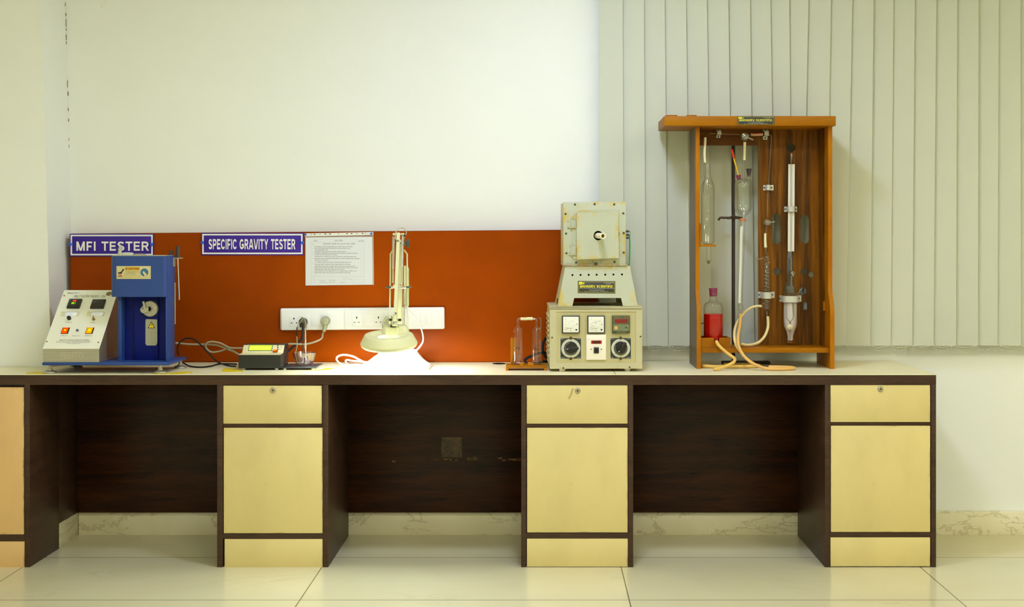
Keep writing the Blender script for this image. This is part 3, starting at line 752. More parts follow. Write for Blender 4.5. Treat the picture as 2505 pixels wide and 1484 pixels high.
# column
hx0, hx1 = X(274, 5.08), X(408.5, 5.06)
colx0 = X(288.5, 5.075)
zt = Z(626, 5.05); zh = Z(726, 5.045)
m = MB()
m.box(colx0, colx0 + .0145, 5.075, 5.166, zb1, zh - .0003, .002)
m.box(hx1 - .006, hx1 - .0002, 5.060, 5.166, zb1, zh - .0003, .001)
m.box(colx0 + .002, hx1 - .002, 5.150, 5.166, zb1, zh - .0003, .001)
colm = obj('column', m, M['blue'], mfi)
m = MB(); m.box(colx0 + .0145, hx1 - .006, 5.115, 5.150, zb1, zh - .0003)
m.box(colx0 + .055, hx1 - .05, 5.104, 5.116, zb1, zh - .0005, .004)
obj('recess', m, M['bluedark'], mfi)
# upper head: front rounded at the left
pts = []; r = .035
for k in range(9):
    a = math.pi + math.pi / 2 * k / 8; pts.append((hx0 + r + r * math.cos(a), 5.045 + r + r * math.sin(a)))
r2 = .012
for k in range(5):
    a = -math.pi / 2 + math.pi / 2 * k / 4; pts.append((hx1 - r2 + r2 * math.cos(a), 5.045 + r2 + r2 * math.sin(a)))
pts += [(hx1, 5.167), (hx0, 5.167)]
m = MB(); m.prism([(a, b, zh) for a, b in pts], (0, 0, zt - zh)); head = obj('head', m, M['blue'], mfi)
m = MB(); m.prism([(hx0 + (a - hx0) * .97 + .003, 5.045 + (b - 5.045) * .97 + .003, zt) for a, b in pts], (0, 0, .003)); obj('top_plate', m, M['steel'], mfi)
m = MB(); px0 = X(293, 5.10); m.cyl((px0, 5.10, zt + .003), (px0, 5.10, zt + .020), .0085, .0075, 20); m.cyl((px0 + .001, 5.10, zt + .020), (px0 + .003, 5.10, zt + .039), .0062, .0068, 20); m.cyl((px0 + .003, 5.10, zt + .039), (px0 + .003, 5.10, zt + .044), .0045, n=16); m.cyl((px0 + .009, 5.098, zt + .027), (px0 + .004, 5.098, zt + .027), .003, n=12)
obj('nozzle', m, M['nozzlegrey'], mfi)
m = MB(); c0 = X(312, 5.12); m.lathe((c0, 5.12, zt + .003), [(.032, 0), (.030, .004), (.018, .011), (0, .0115)], 28); obj('ceramic_cap', m, M['nozzlegrey'], mfi)
m = MB(); c0 = X(341, 5.12); m.lathe((c0, 5.12, zt + .003), [(.028, 0), (.028, .0025), (.024, .004), (.024, .006), (0, .0062)], 28); obj('lid', m, M['steel'], mfi)
m = MB(); c0 = X(417.5, 5.145); m.cyl((c0, 5.15, zt + .0035), (c0, 5.15, zt + .006), .0085, .0082, 20); m.cyl((c0, 5.15, zt + .006), (c0, 5.15, zt + .023), .0078, .0072, 20); obj('knurled_knob', m, mat('dark_knurl', lin(44, 40, 30), .6, bump=.5, bscale=600), mfi)
# caution label
d = 5.045
def L(px): return X(px, d)
def V(py): return Z(py, d)
yl = d - .0008
m = MB(); m.box(L(285), L(369), yl, d - .0001, V(682), V(650.5), .0003)
m.m = 1; m.border(L(287), L(367), V(679), V(652), .0006, yl - .0002); m.rect(L(306), L(306.5), V(678), V(653), yl - .0002); m.rect(L(341.2), L(341.8), V(678), V(653), yl - .0002)
m.m = 2; m.rect(L(306.6), L(341), V(661), V(653), yl - .0002)
m.m = 3; m.block('CAUTION', L(314), L(339.5), V(659), V(655), yl - .0004, .2); m.poly([(L(308), V(658.6)), (L(311.6), V(658.6)), (L(309.8), V(655))], yl - .0004)
m.text('Adjoining Parts', L(308.5), L(338), V(667), V(663), yl - .0004, .02); m.text('are Very Hot', L(308.5), L(332), V(671.2), V(667.6), yl - .0004, .02)
m.poly([(L(x), V(y)) for x, y in ((301, 657), (304.5, 657.6), (298, 668), (296.5, 672), (295.8, 669.5), (293, 668), (291.5, 670.5), (290.2, 668.5), (289.3, 671.5), (289.2, 666.2), (296.5, 664.4))], yl - .0004)
m.rect(L(288), L(300), V(676.2), V(674.8), yl - .0004)
m.m = 1; m.text('Do not touch the heated barrel', L(309), L(335), V(673.6), V(672.2), yl - .0004); m.text('Allow to cool before opening', L(309), L(337), V(676), V(674.8), yl - .0004)
m.m = 5; m.poly([(L(289), V(674.3)), (L(298.5), V(674.3)), (L(296.5), V(671.5)), (L(293.5), V(669.3)), (L(290.5), V(672))], yl - .0003)
m.m = 4; m.disc(L(353.6), V(665.8), W(9.8, d), yl - .0003)
m.m = 0; m.poly([(L(x), V(y)) for x, y in ((349, 665.5), (350.5, 663.2), (352.5, 663.4), (359.5, 671), (358.5, 673.5), (355.5, 675.3), (354, 675)) ], yl - .0005)
obj('caution_label', m, [M['labelbeige'], mat('label_brown', lin(140, 126, 64), .6), M['amber'], M['blackink'], M['labelblue'], M['pinkprint']], head)
# die disc with lever
d = 5.1035; xc, zc = X(369, d), Z(754.5, d)
m = MB(); m.lathe((xc, d, zc), [(.0335, .001), (.0335, -.012), (.031, -.0145), (.0115, -.0150)], 36, (0, 1, 0)); m.m = 1
m.lathe((xc, d, zc), [(.0115, -.0150), (.009, -.0235), (.0085, -.0235), (.0085, -.014), (0, -.014)], 24, (0, 1, 0)); m.m = 2
m.lathe((xc, d, zc), [(.0085, -.0240), (0, -.0241)], 24, (0, 1, 0))
for dx, dz in ((-.001, -.022), (.022, .005)): m.m = 3; m.cyl((xc + dx, d - .0150, zc + dz), (xc + dx, d - .0154, zc + dz), .0055, n=16)
obj('die_disc', m, [M['steel'], M['dullmetal'], M['hole'], M['dullmetal']], mfi)
m = MB(); x2, z2 = X(352.5, d - .02), Z(757.5, d - .02)
m.cyl((x2, d - .0155, z2), (x2, d - .027, z2), .0135, n=24); m.box(x2, x2 + .020, d - .026, d - .0245, z2 - .010, z2 + .010, .001)
m.tube([(x2 + .003, d - .020, z2 + .008), (x2 - .004, d - .016, z2 + .034)], [.0045, .006], 12); m.m = 1; m.cyl((x2 - .003, d - .0272, z2 + .006), (x2 - .003, d - .0276, z2 + .006), .003, n=10)
obj('swing_lever', m, [M['steel'], M['screw']], mfi)
# warning label in the recess
d = 5.104; m = MB(); y0 = d - .0008
m.poly([(X(x, d), Z(y, d)) for x, y in ((357.5, 780), (384.5, 781), (385, 838), (382, 844.5), (359, 844.5), (356, 840), (356, 783))], y0)
m.m = 1; m.poly([(X(x, d), Z(y, d)) for x, y in ((370.5, 785), (379.5, 802.5), (361.3, 802.5))], y0 - .0002)
m.m = 2; m.poly([(X(x, d), Z(y, d)) for x, y in ((370.5, 788.3), (377, 801), (363.9, 801))], y0 - .0004)
m.m = 1; m.rect(X(369.9, d), X(371.2, d), Z(797, d), Z(791, d), y0 - .0006); m.disc(X(370.5, d), Z(799, d), .0012, y0 - .0006, 10)
m.m = 3; m.border(X(360, d), X(382, d), Z(828, d), Z(811.5, d), .0011, y0 - .0002); m.rect(X(370, d), X(371, d), Z(828, d), Z(812, d), y0 - .0002); m.rect(X(358, d), X(383, d), Z(806.5, d), Z(806, d), y0 - .0002)
m.text('Consult the', X(362.5, d), X(378.5, d), Z(835.5, d), Z(833.3, d), y0 - .0002); m.text('instruction manual', X(359.5, d), X(380.5, d), Z(839.5, d), Z(837, d), y0 - .0002)
obj('warning_label', m, [M['labelshaded'], M['blackink'], M['yellow'], mat('label_print_grey', lin(150, 150, 130), .6)], mfi)
# bracket with the hanging plunger
xb_ = hx1
m = MB(); m.box(xb_ + .0002, xb_ + .0085, 5.142, 5.168, zt - .012, zt - .0085); m.box(xb_ + .0085, xb_ + .035, 5.142, 5.1500, zt - .012, zt - .0085); m.box(xb_ + .0085, xb_ + .035, 5.1600, 5.168, zt - .012, zt - .0085); m.box(xb_ + .0002, xb_ + .0035, 5.142, 5.168, zt - .045, zt - .0121, .0008); obj('hook_bracket', m, M['dullmetal'], mfi)
m = MB(); m.box(xb_ + .0002, xb_ + .0042, 5.161, 5.1665, Z(793, 5.15), Z(691, 5.15), .001); obj('side_strip', m, mat('pinkish_strip', lin(196, 164, 122), .5), mfi)
xq = X(435, 5.155); m = MB()
m.cyl((xq, 5.155, zt - .0083), (xq, 5.155, zt + .001), .0108, .0088, 20); m.cyl((xq, 5.155, zt + .001), (xq, 5.155, zt + .040), .0078, .0086, 20)
pt = thing('plunger_tool', 'black handled steel plunger hanging beside the blue tester', 'tool', (xq, 5.155, zt - .19))
obj('handle', m, mat('dark_handle', lin(62, 50, 38), .6, bump=.4, bscale=500), pt)
m = MB(); m.tube([(xq, 5.155, zt - .0084), (xq + .001, 5.155, zt - .05), (xq + .0035, 5.155, zt - .11), (xq + .006, 5.155, zt - .185)], .0033, 12)
obj('rod', m, M['chrome'], pt)

# ================================================================== signs, sleeve, pins
def pushpin(px, py, label, d=BF, r=4):
    m = MB(); m.lathe((X(px, d), d - .0001, Z(py, d)), [(.002, 0), (.002, -.003), (W(r, d), -.0045), (W(r, d), -.008), (W(r, d) * .7, -.0102), (0, -.0108)], 20, (0, 1, 0))
    tag(obj('push_pin', m, M['pin']), label, 'pin', 'blue push pins')
def sign(name, label, px0, py0, px1, py1, txt, tx0, ty0, tx1, ty1, bold):
    d = BF - .0045; t = thing(name, label, 'sign', (X((px0 + px1) / 2, d), d, Z(py1, d)), group='purple name signs')
    xx = lambda p: X(p, d); zz = lambda p: Z(p, d)
    m = MB(); m.box(xx(px0), xx(px1), d, BF - .0002, zz(py1), zz(py0), .0012); obj('plate', m, M['purple'], t)
    m = MB(); m.border(xx(px0 + 2.8), xx(px1 - 2.8), zz(py1 - 2.8), zz(py0 + 2.4), W(3.6, d), d - .0004); obj('border', m, M['signwhite'], t)
    m = MB(); m.block(txt, xx(tx0), xx(tx1), zz(ty1), zz(ty0), d - .0006, bold); obj('lettering', m, M['signwhite'], t)
sign('name_sign', 'purple sign with white lettering reading MFI TESTER', 170, 571.5, 376.5, 627, 'MFI TESTER', 187, 590.5, 364.5, 613, .10)
sign('name_sign', 'wide purple sign with white lettering reading SPECIFIC GRAVITY TESTER', 492, 569.5, 743, 624, 'SPECIFIC GRAVITY TESTER', 510.5, 584.5, 722.5, 609.5, .09)
pushpin(173, 597.5, 'blue push pin at the left end of the MFI TESTER sign', BF - .005)
pushpin(372.5, 597.5, 'blue push pin at the right end of the MFI TESTER sign', BF - .005)
pushpin(495.5, 593, 'blue push pin at the left end of the wide SPECIFIC GRAVITY TESTER sign', BF - .005)
pushpin(741, 593.5, 'blue push pin between the SPECIFIC GRAVITY TESTER sign and the plastic sleeve', BF - .005)
d = BF - .0016
slv = thing('plastic_sleeve', 'clear punched plastic sleeve holding a printed sheet, pinned to the orange board', 'sleeve', (X(830, d), d, Z(698, d)))
def q4(p): return [(X(x, d), Z(y, d)) for x, y in p]
m = MB(); strip = q4(((745.3, 570.5), (913.2, 567.3), (913.2, 574.5), (745.5, 578.2)))
hl = []
for hx, ww in ((761.8, 1), (769.5, 2.4), (783, 1), (796, 2.6), (807.5, 2.6), (828, 1), (849, 2.4), (860, 2.4), (873.5, 1), (887, 2.4), (894.5, 1)):
    hy = 572.9 - (hx - 760) * .019
    hl.append([(X(hx + ww * math.copysign(1, math.cos(a)) * .4 + ww * .6 * math.cos(a), d), Z(hy + 1.1 * math.sin(a), d)) for a in [2 * math.pi * k / 12 + .01 for k in range(12)]])
m.holes(strip, hl, d - .0006, d); obj('punched_strip', m, mat('milky_plastic', lin(228, 230, 222), .35), slv)
m = MB(); m.prism([(a, d - .0012, b) for a, b in q4(((745.5, 578.2), (913.2, 574.5), (914.8, 696.5), (747, 698.5)))], (0, .0003, 0)); obj('film', m, M['plastic_clear'] if False else glass('clear_film', (0.97, 0.97, 0.97, 1), (.8, .8, .8, 1), .25, .03), slv)
m = MB(); m.prism([(a, d - .0013, b) for a, b in q4(((911.8, 575), (913.3, 575), (914.9, 696.5), (912.9, 696.5)))], (0, .0005, 0)); m.prism([(a, d - .0013, b) for a, b in q4(((745.8, 579.5), (913, 575.8), (913, 576.6), (745.8, 580.3)))], (0, .0005, 0)); obj('weld_seam', m, mat('milky_plastic2', lin(214, 196, 168), .3), slv)
t = thing('printed_sheet', 'white printed instruction sheet in Hindi inside the plastic sleeve', 'paper', (X(830, d), d, Z(698, d)))
sh = q4(((747.3, 580.6), (910.8, 578.3), (912, 696), (747.5, 698)))
m = MB(); m.prism([(a, d - .0008, b) for a, b in sh], (0, .0003, 0)); obj('sheet', m, M['paper'], t)
# printing: laid out on the sheet's own frame
ps = MB(); pf = MB(); pb_ = MB(); yy = d - .00088
def sx(u): return X(750 + u * 160 / 1979, d)
def sz(v, u=990): return Z(575 + v * 120 / 1484 - (u - 990) * .0009, d)
pf.border(sx(140), sx(1750), sz(1445), sz(130), .0005, yy); pf.rect(sx(238), sx(242), sz(1445), sz(320), yy); pf.rect(sx(140), sx(1750), sz(218), sz(214), yy); pf.rect(sx(140), sx(1750), sz(1262), sz(1258), yy); pf.rect(sx(140), sx(1750), sz(1350), sz(1346), yy)
for v in range(380, 1250, 54): pf.rect(sx(1600 if v < 1180 else 245), sx(1745), sz(v + 2), sz(v), yy)
ps.text('कार्य निर्देश', sx(850), sx(1100), sz(195), sz(135), yy, .01)
ps.text('स्पेसिफिक ग्रेविटी चेक करने के कार्य निर्देश', sx(500), sx(1475), sz(298), sz(236), yy, .015)
def words(m, u0, u1, v, h):   # a line of small illegible print: head bar, stems and bows per word
    u = u0
    while u < u1 - 15:
        w_ = min(random.choice((28, 45, 60, 80, 100)), u1 - u)
        m.rect(sx(u), sx(u + w_), sz(v - h + 5), sz(v - h), yy)
        q = u + 6
        while q < u + w_ - 2:
            m.rect(sx(q), sx(q + 5), sz(v + random.choice((0, 0, 0, 6))), sz(v - h - random.choice((0, 0, 0, 9))), yy)
            if random.random() < .7: m.rect(sx(q + 3), sx(q + 13), sz(v - h * .35), sz(v - h * .35 - 5), yy)
            q += 17
        u += w_ + 17
words(ps, 210, 320, 190, 34); words(ps, 1565, 1740, 188, 22); words(pf, 150, 240, 285, 22)
for v, u1 in ((363, 1410), (415, 1305), (463, 650), (513, 1200), (562, 1540), (610, 940), (664, 1500), (720, 1600), (773, 655), (832, 1355), (896, 1345), (952, 1475), (1000, 1550), (1050, 1140), (1098, 1515), (1148, 1335)):
    words(ps, 250, u1, v, 26)
for v in (405, 505, 580, 710, 858, 992, 1110): ps.rect(sx(186), sx(194), sz(v + 10), sz(v - 10), yy)
for u in (390, 540, 690, 1000, 1420): words(pf, u, u + (170 if u != 1420 else 40), 1440, 24)
words(pf, 385, 560, 1390, 26); words(pf, 680, 900, 1385, 26)
for k in range(12): pb_.line(sx(1075 + k * 26), sz(1290 + k * 4 + random.uniform(-4, 4)), sx(1101 + k * 26), sz(1294 + k * 4 + random.uniform(-5, 5)), .0007, yy)
obj('print', ps, mat('print_grey', lin(120, 124, 120), .8), t); obj('form_lines', pf, M['faint'], t); obj('signature', pb_, mat('signature_ink', lin(168, 176, 210), .8), t)
pushpin(748, 573.5, 'blue push pin at the top left corner of the plastic sleeve', BF - .0025, 2.6)
pushpin(908.8, 571, 'blue push pin at the top right corner of the plastic sleeve', BF - .0025, 2.6)

# ================================================================== socket strip on the board
SF = BF - .022
ss = thing('socket_strip', 'long white surface-mounted box of power sockets on the orange board', 'socket strip', (X(885, SF), SF, Z(807, SF)))
rt = Matrix.Translation((X(885, SF), SF, Z(780, SF))) @ Matrix.Rotation(R(-0.35) * -1, 4, 'Y') @ Matrix.Translation((-X(885, SF), -SF, -Z(780, SF)))
# photo: the strip's right end sits a little higher
rt = Matrix.Translation((X(885, SF), SF, Z(780, SF))) @ Matrix.Rotation(R(-0.42), 4, 'Y') @ Matrix.Translation((-X(885, SF), -SF, -Z(780, SF)))
def sxx(p): return X(p, SF)
def szz(p): return Z(p, SF)
m = MB(); m.M = rt; m.box(sxx(684.5), sxx(1087), SF + .004, BF - .0003, szz(806.5), szz(752.5), .012, 4); obj('back_box', m, M['white'], ss)
m = MB(); m.M = rt; m.box(sxx(688), sxx(840), SF, SF + .008, szz(806), szz(757), .0045, 3); obj('cover_plate', m, M['white'], ss)
m = MB(); m.M = rt; m.box(sxx(841.5), sxx(1081), SF, SF + .008, szz(806), szz(757), .0045, 3); obj('cover_plate', m, M['white'], ss)
def module(px0, px1, kind, py0=769, py1=797):
    m = MB(); m.M = rt; m.box(sxx(px0) + .0006, sxx(px1) - .0006, SF - .0014, SF + .002, szz(py1), szz(py0), .0008)
    m.m = 1; xc = sxx((px0 + px1) / 2); zc = szz((py0 + py1) / 2); y = SF - .0016
    if kind == 'round3':
        m.box(xc - .0028, xc + .0028, y, y + .0012, zc + .006, zc + .0135, .0004); m.disc(xc - .0105, zc - .0095, .0036, y, 14, .0022); m.disc(xc + .0125, zc - .0095, .0036, y, 14, .0022)
    if kind == 'universal':
        m.poly([(xc - .0013, zc + .004), (xc + .0013, zc + .004), (xc + .0013, zc + .009), (xc + .003, zc + .009), (xc + .0028, zc + .012), (xc, zc + .0155), (xc - .0028, zc + .012), (xc - .003, zc + .009), (xc - .0013, zc + .009)], y)
        for sx_ in (-1, 1): m.poly([(xc + sx_ * .006, zc - .0125), (xc + sx_ * .013, zc - .0115), (xc + sx_ * .0125, zc - .0085), (xc + sx_ * .006, zc - .010)], y)
    nm = 'socket' if kind in ('round3', 'universal', 'socket') else ('switch' if kind == 'switch' else 'blank_module')
    return obj(nm, m, [M['white'], M['hole']], ss)
module(706, 732, 'round3'); module(733, 758, 'socket'); module(759.5, 785, 'blank'); module(786, 811.5, 'socket')
module(860, 885.5, 'universal', 768, 796); module(886.5, 912, 'blank', 768, 796); module(913, 938.5, 'universal', 768, 796); module(939.5, 965, 'socket', 768, 796)
for k in range(3): module(1027.5 + k * 13.2, 1040 + k * 13.2, 'switch', 769, 794)
def plug(parent, px, py, r, matp, dy=.034, tail=None):
    d = SF - .0018; x, z = X(px, d), Z(py, d); m = MB()
    m.lathe((x, d, z), [(r * .92, 0), (r, -.006), (r, -dy * .6), (r * .8, -dy * .92), (r * .45, -dy), (0, -dy - .0005)], 28, (0, 1, 0))
    if tail:
        m.tube([(x, d - dy * .5, z - r * .55), (x + tail * .3, d - dy * .5, z - r * 1.25), (x + tail, d - dy * .5, z - r * 2.2)], [r * .62, r * .34], 14)
        k = Vector((x + tail * .6, d - dy * .5, z - r * 1.6))
        for q in range(4): c = Vector((x + tail * (.45 + .14 * q), d - dy * .5, z - r * (1.45 + .2 * q))); m.cyl(c, c + Vector((0, 0, -.0016)), r * .40, n=14)
    return obj('plug', m, matp, parent), Vector((x + (tail or 0), d - dy * .5, z - r * 2.2))
# grey cord: plug -> behind the density meter -> blue tester
gc = thing('power_cord', 'grey power cord tied in a loop, running from a grey plug to the blue tester', 'power cord', (X(700, 5.4), 5.40, Z(853, 5.4)))
pg, e = plug(gc, 797.5, 784, W(11.5, SF), M['greyplug'], tail=-.006)
m = MB()
m.tube([e, e + Vector((-.006, .004, -.012)), P(787, 827, 5.425), P(770, 836, 5.41), P(745, 841.5, 5.40), P(705, 841, 5.385), P(640, 849, 5.375), P(595, 851, 5.375), P(565, 850.5, 5.38), P(553, 846, 5.385), P(540, 839.5, 5.39), P(522, 835.5, 5.39), P(508, 837.5, 5.39), P(503, 845, 5.395), P(508, 855, 5.40), P(520, 861, 5.40), P(540, 858, 5.40), P(556, 852.5, 5.395), P(566, 855, 5.39), P(583, 866, 5.385), P(600, 876, 5.375)], W(2.2, 5.4), 10)
obj('cable', m, M['cordgrey'], gc)
m = MB(); m.tube([P(429.5, 838.2, 5.36), P(455, 841, 5.385), P(480, 842, 5.40), P(505, 842, 5.408), P(530, 844, 5.402), P(550, 851, 5.395), P(566, 857.5, 5.392), P(585, 866.5, 5.387)], W(2.2, 5.4), 10); obj('cable', m, M['cordgrey'], gc)
m = MB(); m.torus(P(561.5, 852.5, 5.39), W(4.2, 5.4), W(.8, 5.4), (1, 0, .25), 20, 8); obj('cable_tie', m, M['offwhite'], gc)
# black cords
bc = thing('power_cord', 'black power cord looping up from the bench behind the blue tester', 'power cord', (X(480, 5.36), 5.36, TOP))
m = MB()
rr = W(1.9, 5.35); zt_ = TOP + rr + .0006
pts = [P(437, 868, 5.30), P(434, 855, 5.315), P(437, 842, 5.33), P(446, 832, 5.338), P(458, 827, 5.343), P(474, 829.5, 5.346), P(490, 842, 5.348), P(505, 858, 5.346), P(519, 873, 5.342), P(532, 884.5, 5.336)]
pts += [Vector((X(545, 5.30), 5.30, zt_ + .0062)), Vector((X(562, 5.275), 5.275, zt_ + .001)), Vector((X(577, 5.27), 5.27, zt_))]
m.tube(pts, rr, 10); obj('cable', m, M['rubber'], bc)
bc2 = thing('power_cord', 'black cord lying flat on the bench between the blue tester and the density meter', 'power cord', (X(500, 5.25), 5.25, TOP))
m = MB(); m.tube([Vector((X(446, 5.285), 5.285, TOP + .02)), Vector((X(463, 5.27), 5.27, zt_ + .001)), Vector((X(489, 5.235), 5.235, zt_)), Vector((X(515, 5.275), 5.275, zt_)), Vector((X(534, 5.365), 5.365, zt_)), Vector((X(555, 5.375), 5.375, zt_)), Vector((X(579, 5.36), 5.36, zt_))], rr, 10)
obj('cable', m, M['rubber'], bc2)
bp = thing('power_cord', 'black power cord with black plug in the second socket, trailing behind the density meter', 'power cord', (X(735, 5.42), 5.42, Z(860, 5.42)))
plug(bp, 743, 787, W(10.5, SF), M['black'], dy=.032)
m = MB(); d = SF - .014; m.box(X(734, d - .012), X(745.5, d - .012), d - .026, d, Z(799.5, d), Z(786, d), .002); obj('plug_body', m, M['black'], bp)
m = MB(); m.tube([P(741, 799, SF - .012), P(741, 815, 5.44), P(738, 828, 5.435), P(728, 838, 5.43), P(716, 849, 5.425), P(706, 858, 5.42), P(694, 869, 5.40)], W(2.9, 5.4), 10); obj('cable', m, M['rubber'], bp)

# ================================================================== density meter
d0, d1 = 5.145, 5.305
dm = thing('density_meter', 'small black and cream benchtop meter with glowing yellow green display', 'meter', (X(640, 5.2), 5.22, TOP))
x0, x1 = X(583.3, d0), X(686, d0); za, zb = Z(900.5, d0), Z(868, d0)
xs_ = X(594.5, d1); zt2 = Z(842.5, 5.237); zk = Z(863.3, 5.205)
prof = [(d0, za), (d0, zb), (5.205, zk), (5.237, zt2), (d1, zt2), (d1, za)]
m = MB(); m.prism([(x0, y, z) for y, z in prof], (x1 - x0, 0, 0)); obj('case', m, M['blackmetal'], dm)
m = MB(); m.prism([(x0 + .001, d0 + .0005, zb + .0006), (x0 + .001, 5.2055, zk + .0006), (x0 + .001, 5.2055, zk + .0016), (x0 + .001, d0 + .0005, zb + .0016)], (x1 - x0 - .002, 0, 0)); obj('ledge_plate', m, mat('cream_plate', lin(226, 216, 172), .4), dm)
for px, dd in ((596, d0 + .02), (677, d0 + .02), (600, d1 - .02), (679, d1 - .02)):
    m = MB(); x = X(px, dd); m.lathe((x, dd, TOP + .0003), [(0, 0), (.0065, 0), (.0085, .0075), (.0085, za - TOP - .0006), (0, za - TOP - .0006)], 20); obj('foot', m, M['offwhite'], dm)
# sloped front
dl = axes((x0, 5.205, zk), (1, 0, 0), (0, 5.237 - 5.205, zt2 - zk)); SL2 = math.hypot(.032, zt2 - zk); CW2 = x1 - x0
m = MB(); m.M = dl; m.box(.001, CW2 - .001, -.0014, -.0003, .001, SL2 - .003, .0004); obj('fascia', m, mat('cream_fascia', lin(226, 220, 176), .4), dm)
def fz(py):   # photo row -> distance up the slope
    v = .5
    for _ in range(9): dd = 5.205 + .032 * v; v = (Z(py, dd) - zk) / (zt2 - zk)
    return v * SL2
def fu(px, py):
    v = fz(py) / SL2; return X(px, 5.205 + .032 * v) - x0
m = MB(); m.M = dl; m.box(fu(607, 858), fu(665.5, 858), -.0028, -.0013, fz(858.5), fz(844.5), .0012); m.m = 1
m.box(fu(608.5, 858), fu(664, 858), -.0031, -.0026, fz(857.5), fz(845.2), .0012); m.m = 2; m.rect(fu(610, 858), fu(662, 858), fz(856.5), fz(847), -.0033)
lcd = obj('display', m, [M['greyknob'], M['eLcd'], M['eLcd2']], dm)
for py in (846, 850.3, 854.8):
    m = MB(); m.M = dl; m.lathe((fu(680, py), -.0014, fz(py)), [(.0032, 0), (.0028, -.0018), (0, -.0024)], 14, (0, 1, 0)); obj('button', m, M['screw'], dm)
m = MB(); m.M = dl; xq = fu(672, 862); m.box(fu(667.5, 862), fu(679, 862), -.006, -.001, .002, .0125, .001); m.m = 1; m.box(fu(668.5, 862), fu(678, 862), -.009, -.005, .003, .0125, .002)
m.m = 2; m.disc(fu(672.5, 862), .006, .0018, -.0092, 12); obj('power_switch', m, [M['black'], M['eRocker'], M['eHot']], dm)
m = MB(); m.box(X(600, 5.19), X(606, 5.19), 5.188, 5.196, Z(866, 5.19) , Z(864.2, 5.19), .0005); obj('red_tab', m, mat('brown_tab', lin(128, 62, 28), .5), dm)
m = MB(); m.M = dl; m.text('PRESTO DIGITAL DENSITY BALANCE', fu(608, 843), fu(669, 843), fz(843.8), fz(842), -.0016)
for py, a, b in ((846, 684, 694), (850, 683.5, 691), (854.5, 683, 689)): m.rect(fu(a, py), fu(b, py), fz(py + .4), fz(py - .4), -.0016)
obj('lettering', m, mat('label_print', lin(150, 146, 112), .6), dm)
for k in range(2):
    m = MB(); m.cyl((x1, d0 + .03 + .09 * k, za + .01 + .002 * k), (x1 + .001, d0 + .03 + .09 * k, za + .01 + .002 * k), .003, n=12); obj('screw', m, M['steel'], dm)

# ================================================================== weighing plate, bowl, probe
q0, q1 = 5.150, 5.325
wp = thing('weighing_plate', 'flat dark grey weighing plate with thin post, beside the density meter', 'weighing plate', (X(738, 5.24), 5.24, TOP))
x0 = X(687.5, q0); x1 = X(772.5, q0); zt3 = Z(898.5, q0)
m = MB(); m.box(x0, x1, q0, q1, TOP + .0075, zt3, .0015); obj('plate', m, mat('dark_grey_plate', lin(62, 66, 66), .35), wp)
for px, dd in ((697, q0 + .015), (765, q0 + .015), (712, q1 - .02), (780, q1 - .02)):
    m = MB(); m.lathe((X(px, dd), dd, TOP + .0003), [(0, 0), (.006, 0), (.007, .0074), (0, .0074)], 18); obj('foot', m, M['offwhite'], wp)
px_ = X(741, 5.312); m = MB(); m.tube([(px_, 5.312, zt3), (px_, 5.312, Z(812, 5.312)), (X(741.5, 5.30), 5.300, Z(797, 5.3)), (X(742, 5.26), 5.262, Z(782, 5.26)), (X(745, 5.235), 5.238, Z(783, 5.235))], .0018, 8, curved=False); obj('post', m, M['iron'], wp)
bw = thing('clear_bowl', 'small clear plastic bowl standing on the dark grey weighing plate', 'bowl', (X(745, 5.235), 5.235, zt3))
xc = X(744.5, 5.235); zc0 = zt3 + .0006; hz = Z(861.5, 5.235) - zc0
m = MB(); m.lathe((xc, 5.235, zc0), [(0, 0), (.030, 0), (.034, .003), (.042, hz * .45), (.049, hz * .85), (.0515, hz), (.0500, hz), (.0475, hz * .85), (.0405, hz * .45), (.0325, .006), (.028, .0035), (0, .003)], 40); obj('body', m, M['plastic_clear'], bw)
pr = thing('probe', 'slim chrome probe with bent grey head standing in the clear bowl', 'probe', (xc, 5.225, zc0 + .004))
m = MB(); xr = X(747.5, 5.23); z_ = lambda p: Z(p, 5.225)
m.tube([(xr + .001, 5.225, zc0 + .0055), (xr, 5.225, z_(798))], .0036, 14, curved=False); m.lathe((xr + .001, 5.225, zc0 + .0045), [(0, 0), (.005, .001), (.0055, .028), (.0036, .034)], 16); m.cyl((xr, 5.225, z_(852)), (xr, 5.225, z_(838)), .0052, n=16)
obj('rod', m, M['chrome'], pr)
m = MB(); m.tube([(xr, 5.225, z_(802)), (xr, 5.226, z_(792)), (xr - .003, 5.228, z_(784)), (xr - .012, 5.229, z_(778.5)), (xr - .018, 5.2295, z_(777.5))], [.0055, .0035], 12); m.box(xr - .017, xr - .001, 5.2275, 5.2325, z_(789), z_(777.8), .0015); obj('bent_head', m, mat('grey_head', lin(112, 104, 82), .45), pr)
sw = thing('sensor_wire', 'thin wire with black sleeve hanging into the clear bowl', 'wire', (X(727, 5.235), 5.235, zc0 + .02))
m = MB(); zw = lambda p: Z(p, 5.235); m.tube([(X(740, 5.226), 5.2245, zw(779)), (X(732, 5.232), 5.232, zw(791)), (X(727, 5.235), 5.235, zw(800)), (X(726.3, 5.235), 5.235, zw(824)), (X(727, 5.235), 5.235, zw(840)), (X(726, 5.235), 5.235, zw(852)), (X(723.5, 5.235), 5.235, zw(863)), (X(726, 5.235), 5.235, zw(882))], .0016, 8); obj('wire', m, M['greyplug'], sw)
m = MB(); m.tube([(X(726.9, 5.235), 5.235, zw(800)), (X(726.4, 5.235), 5.235, zw(822))], .0028, 10, curved=False); obj('sleeve', m, M['rubber'], sw)

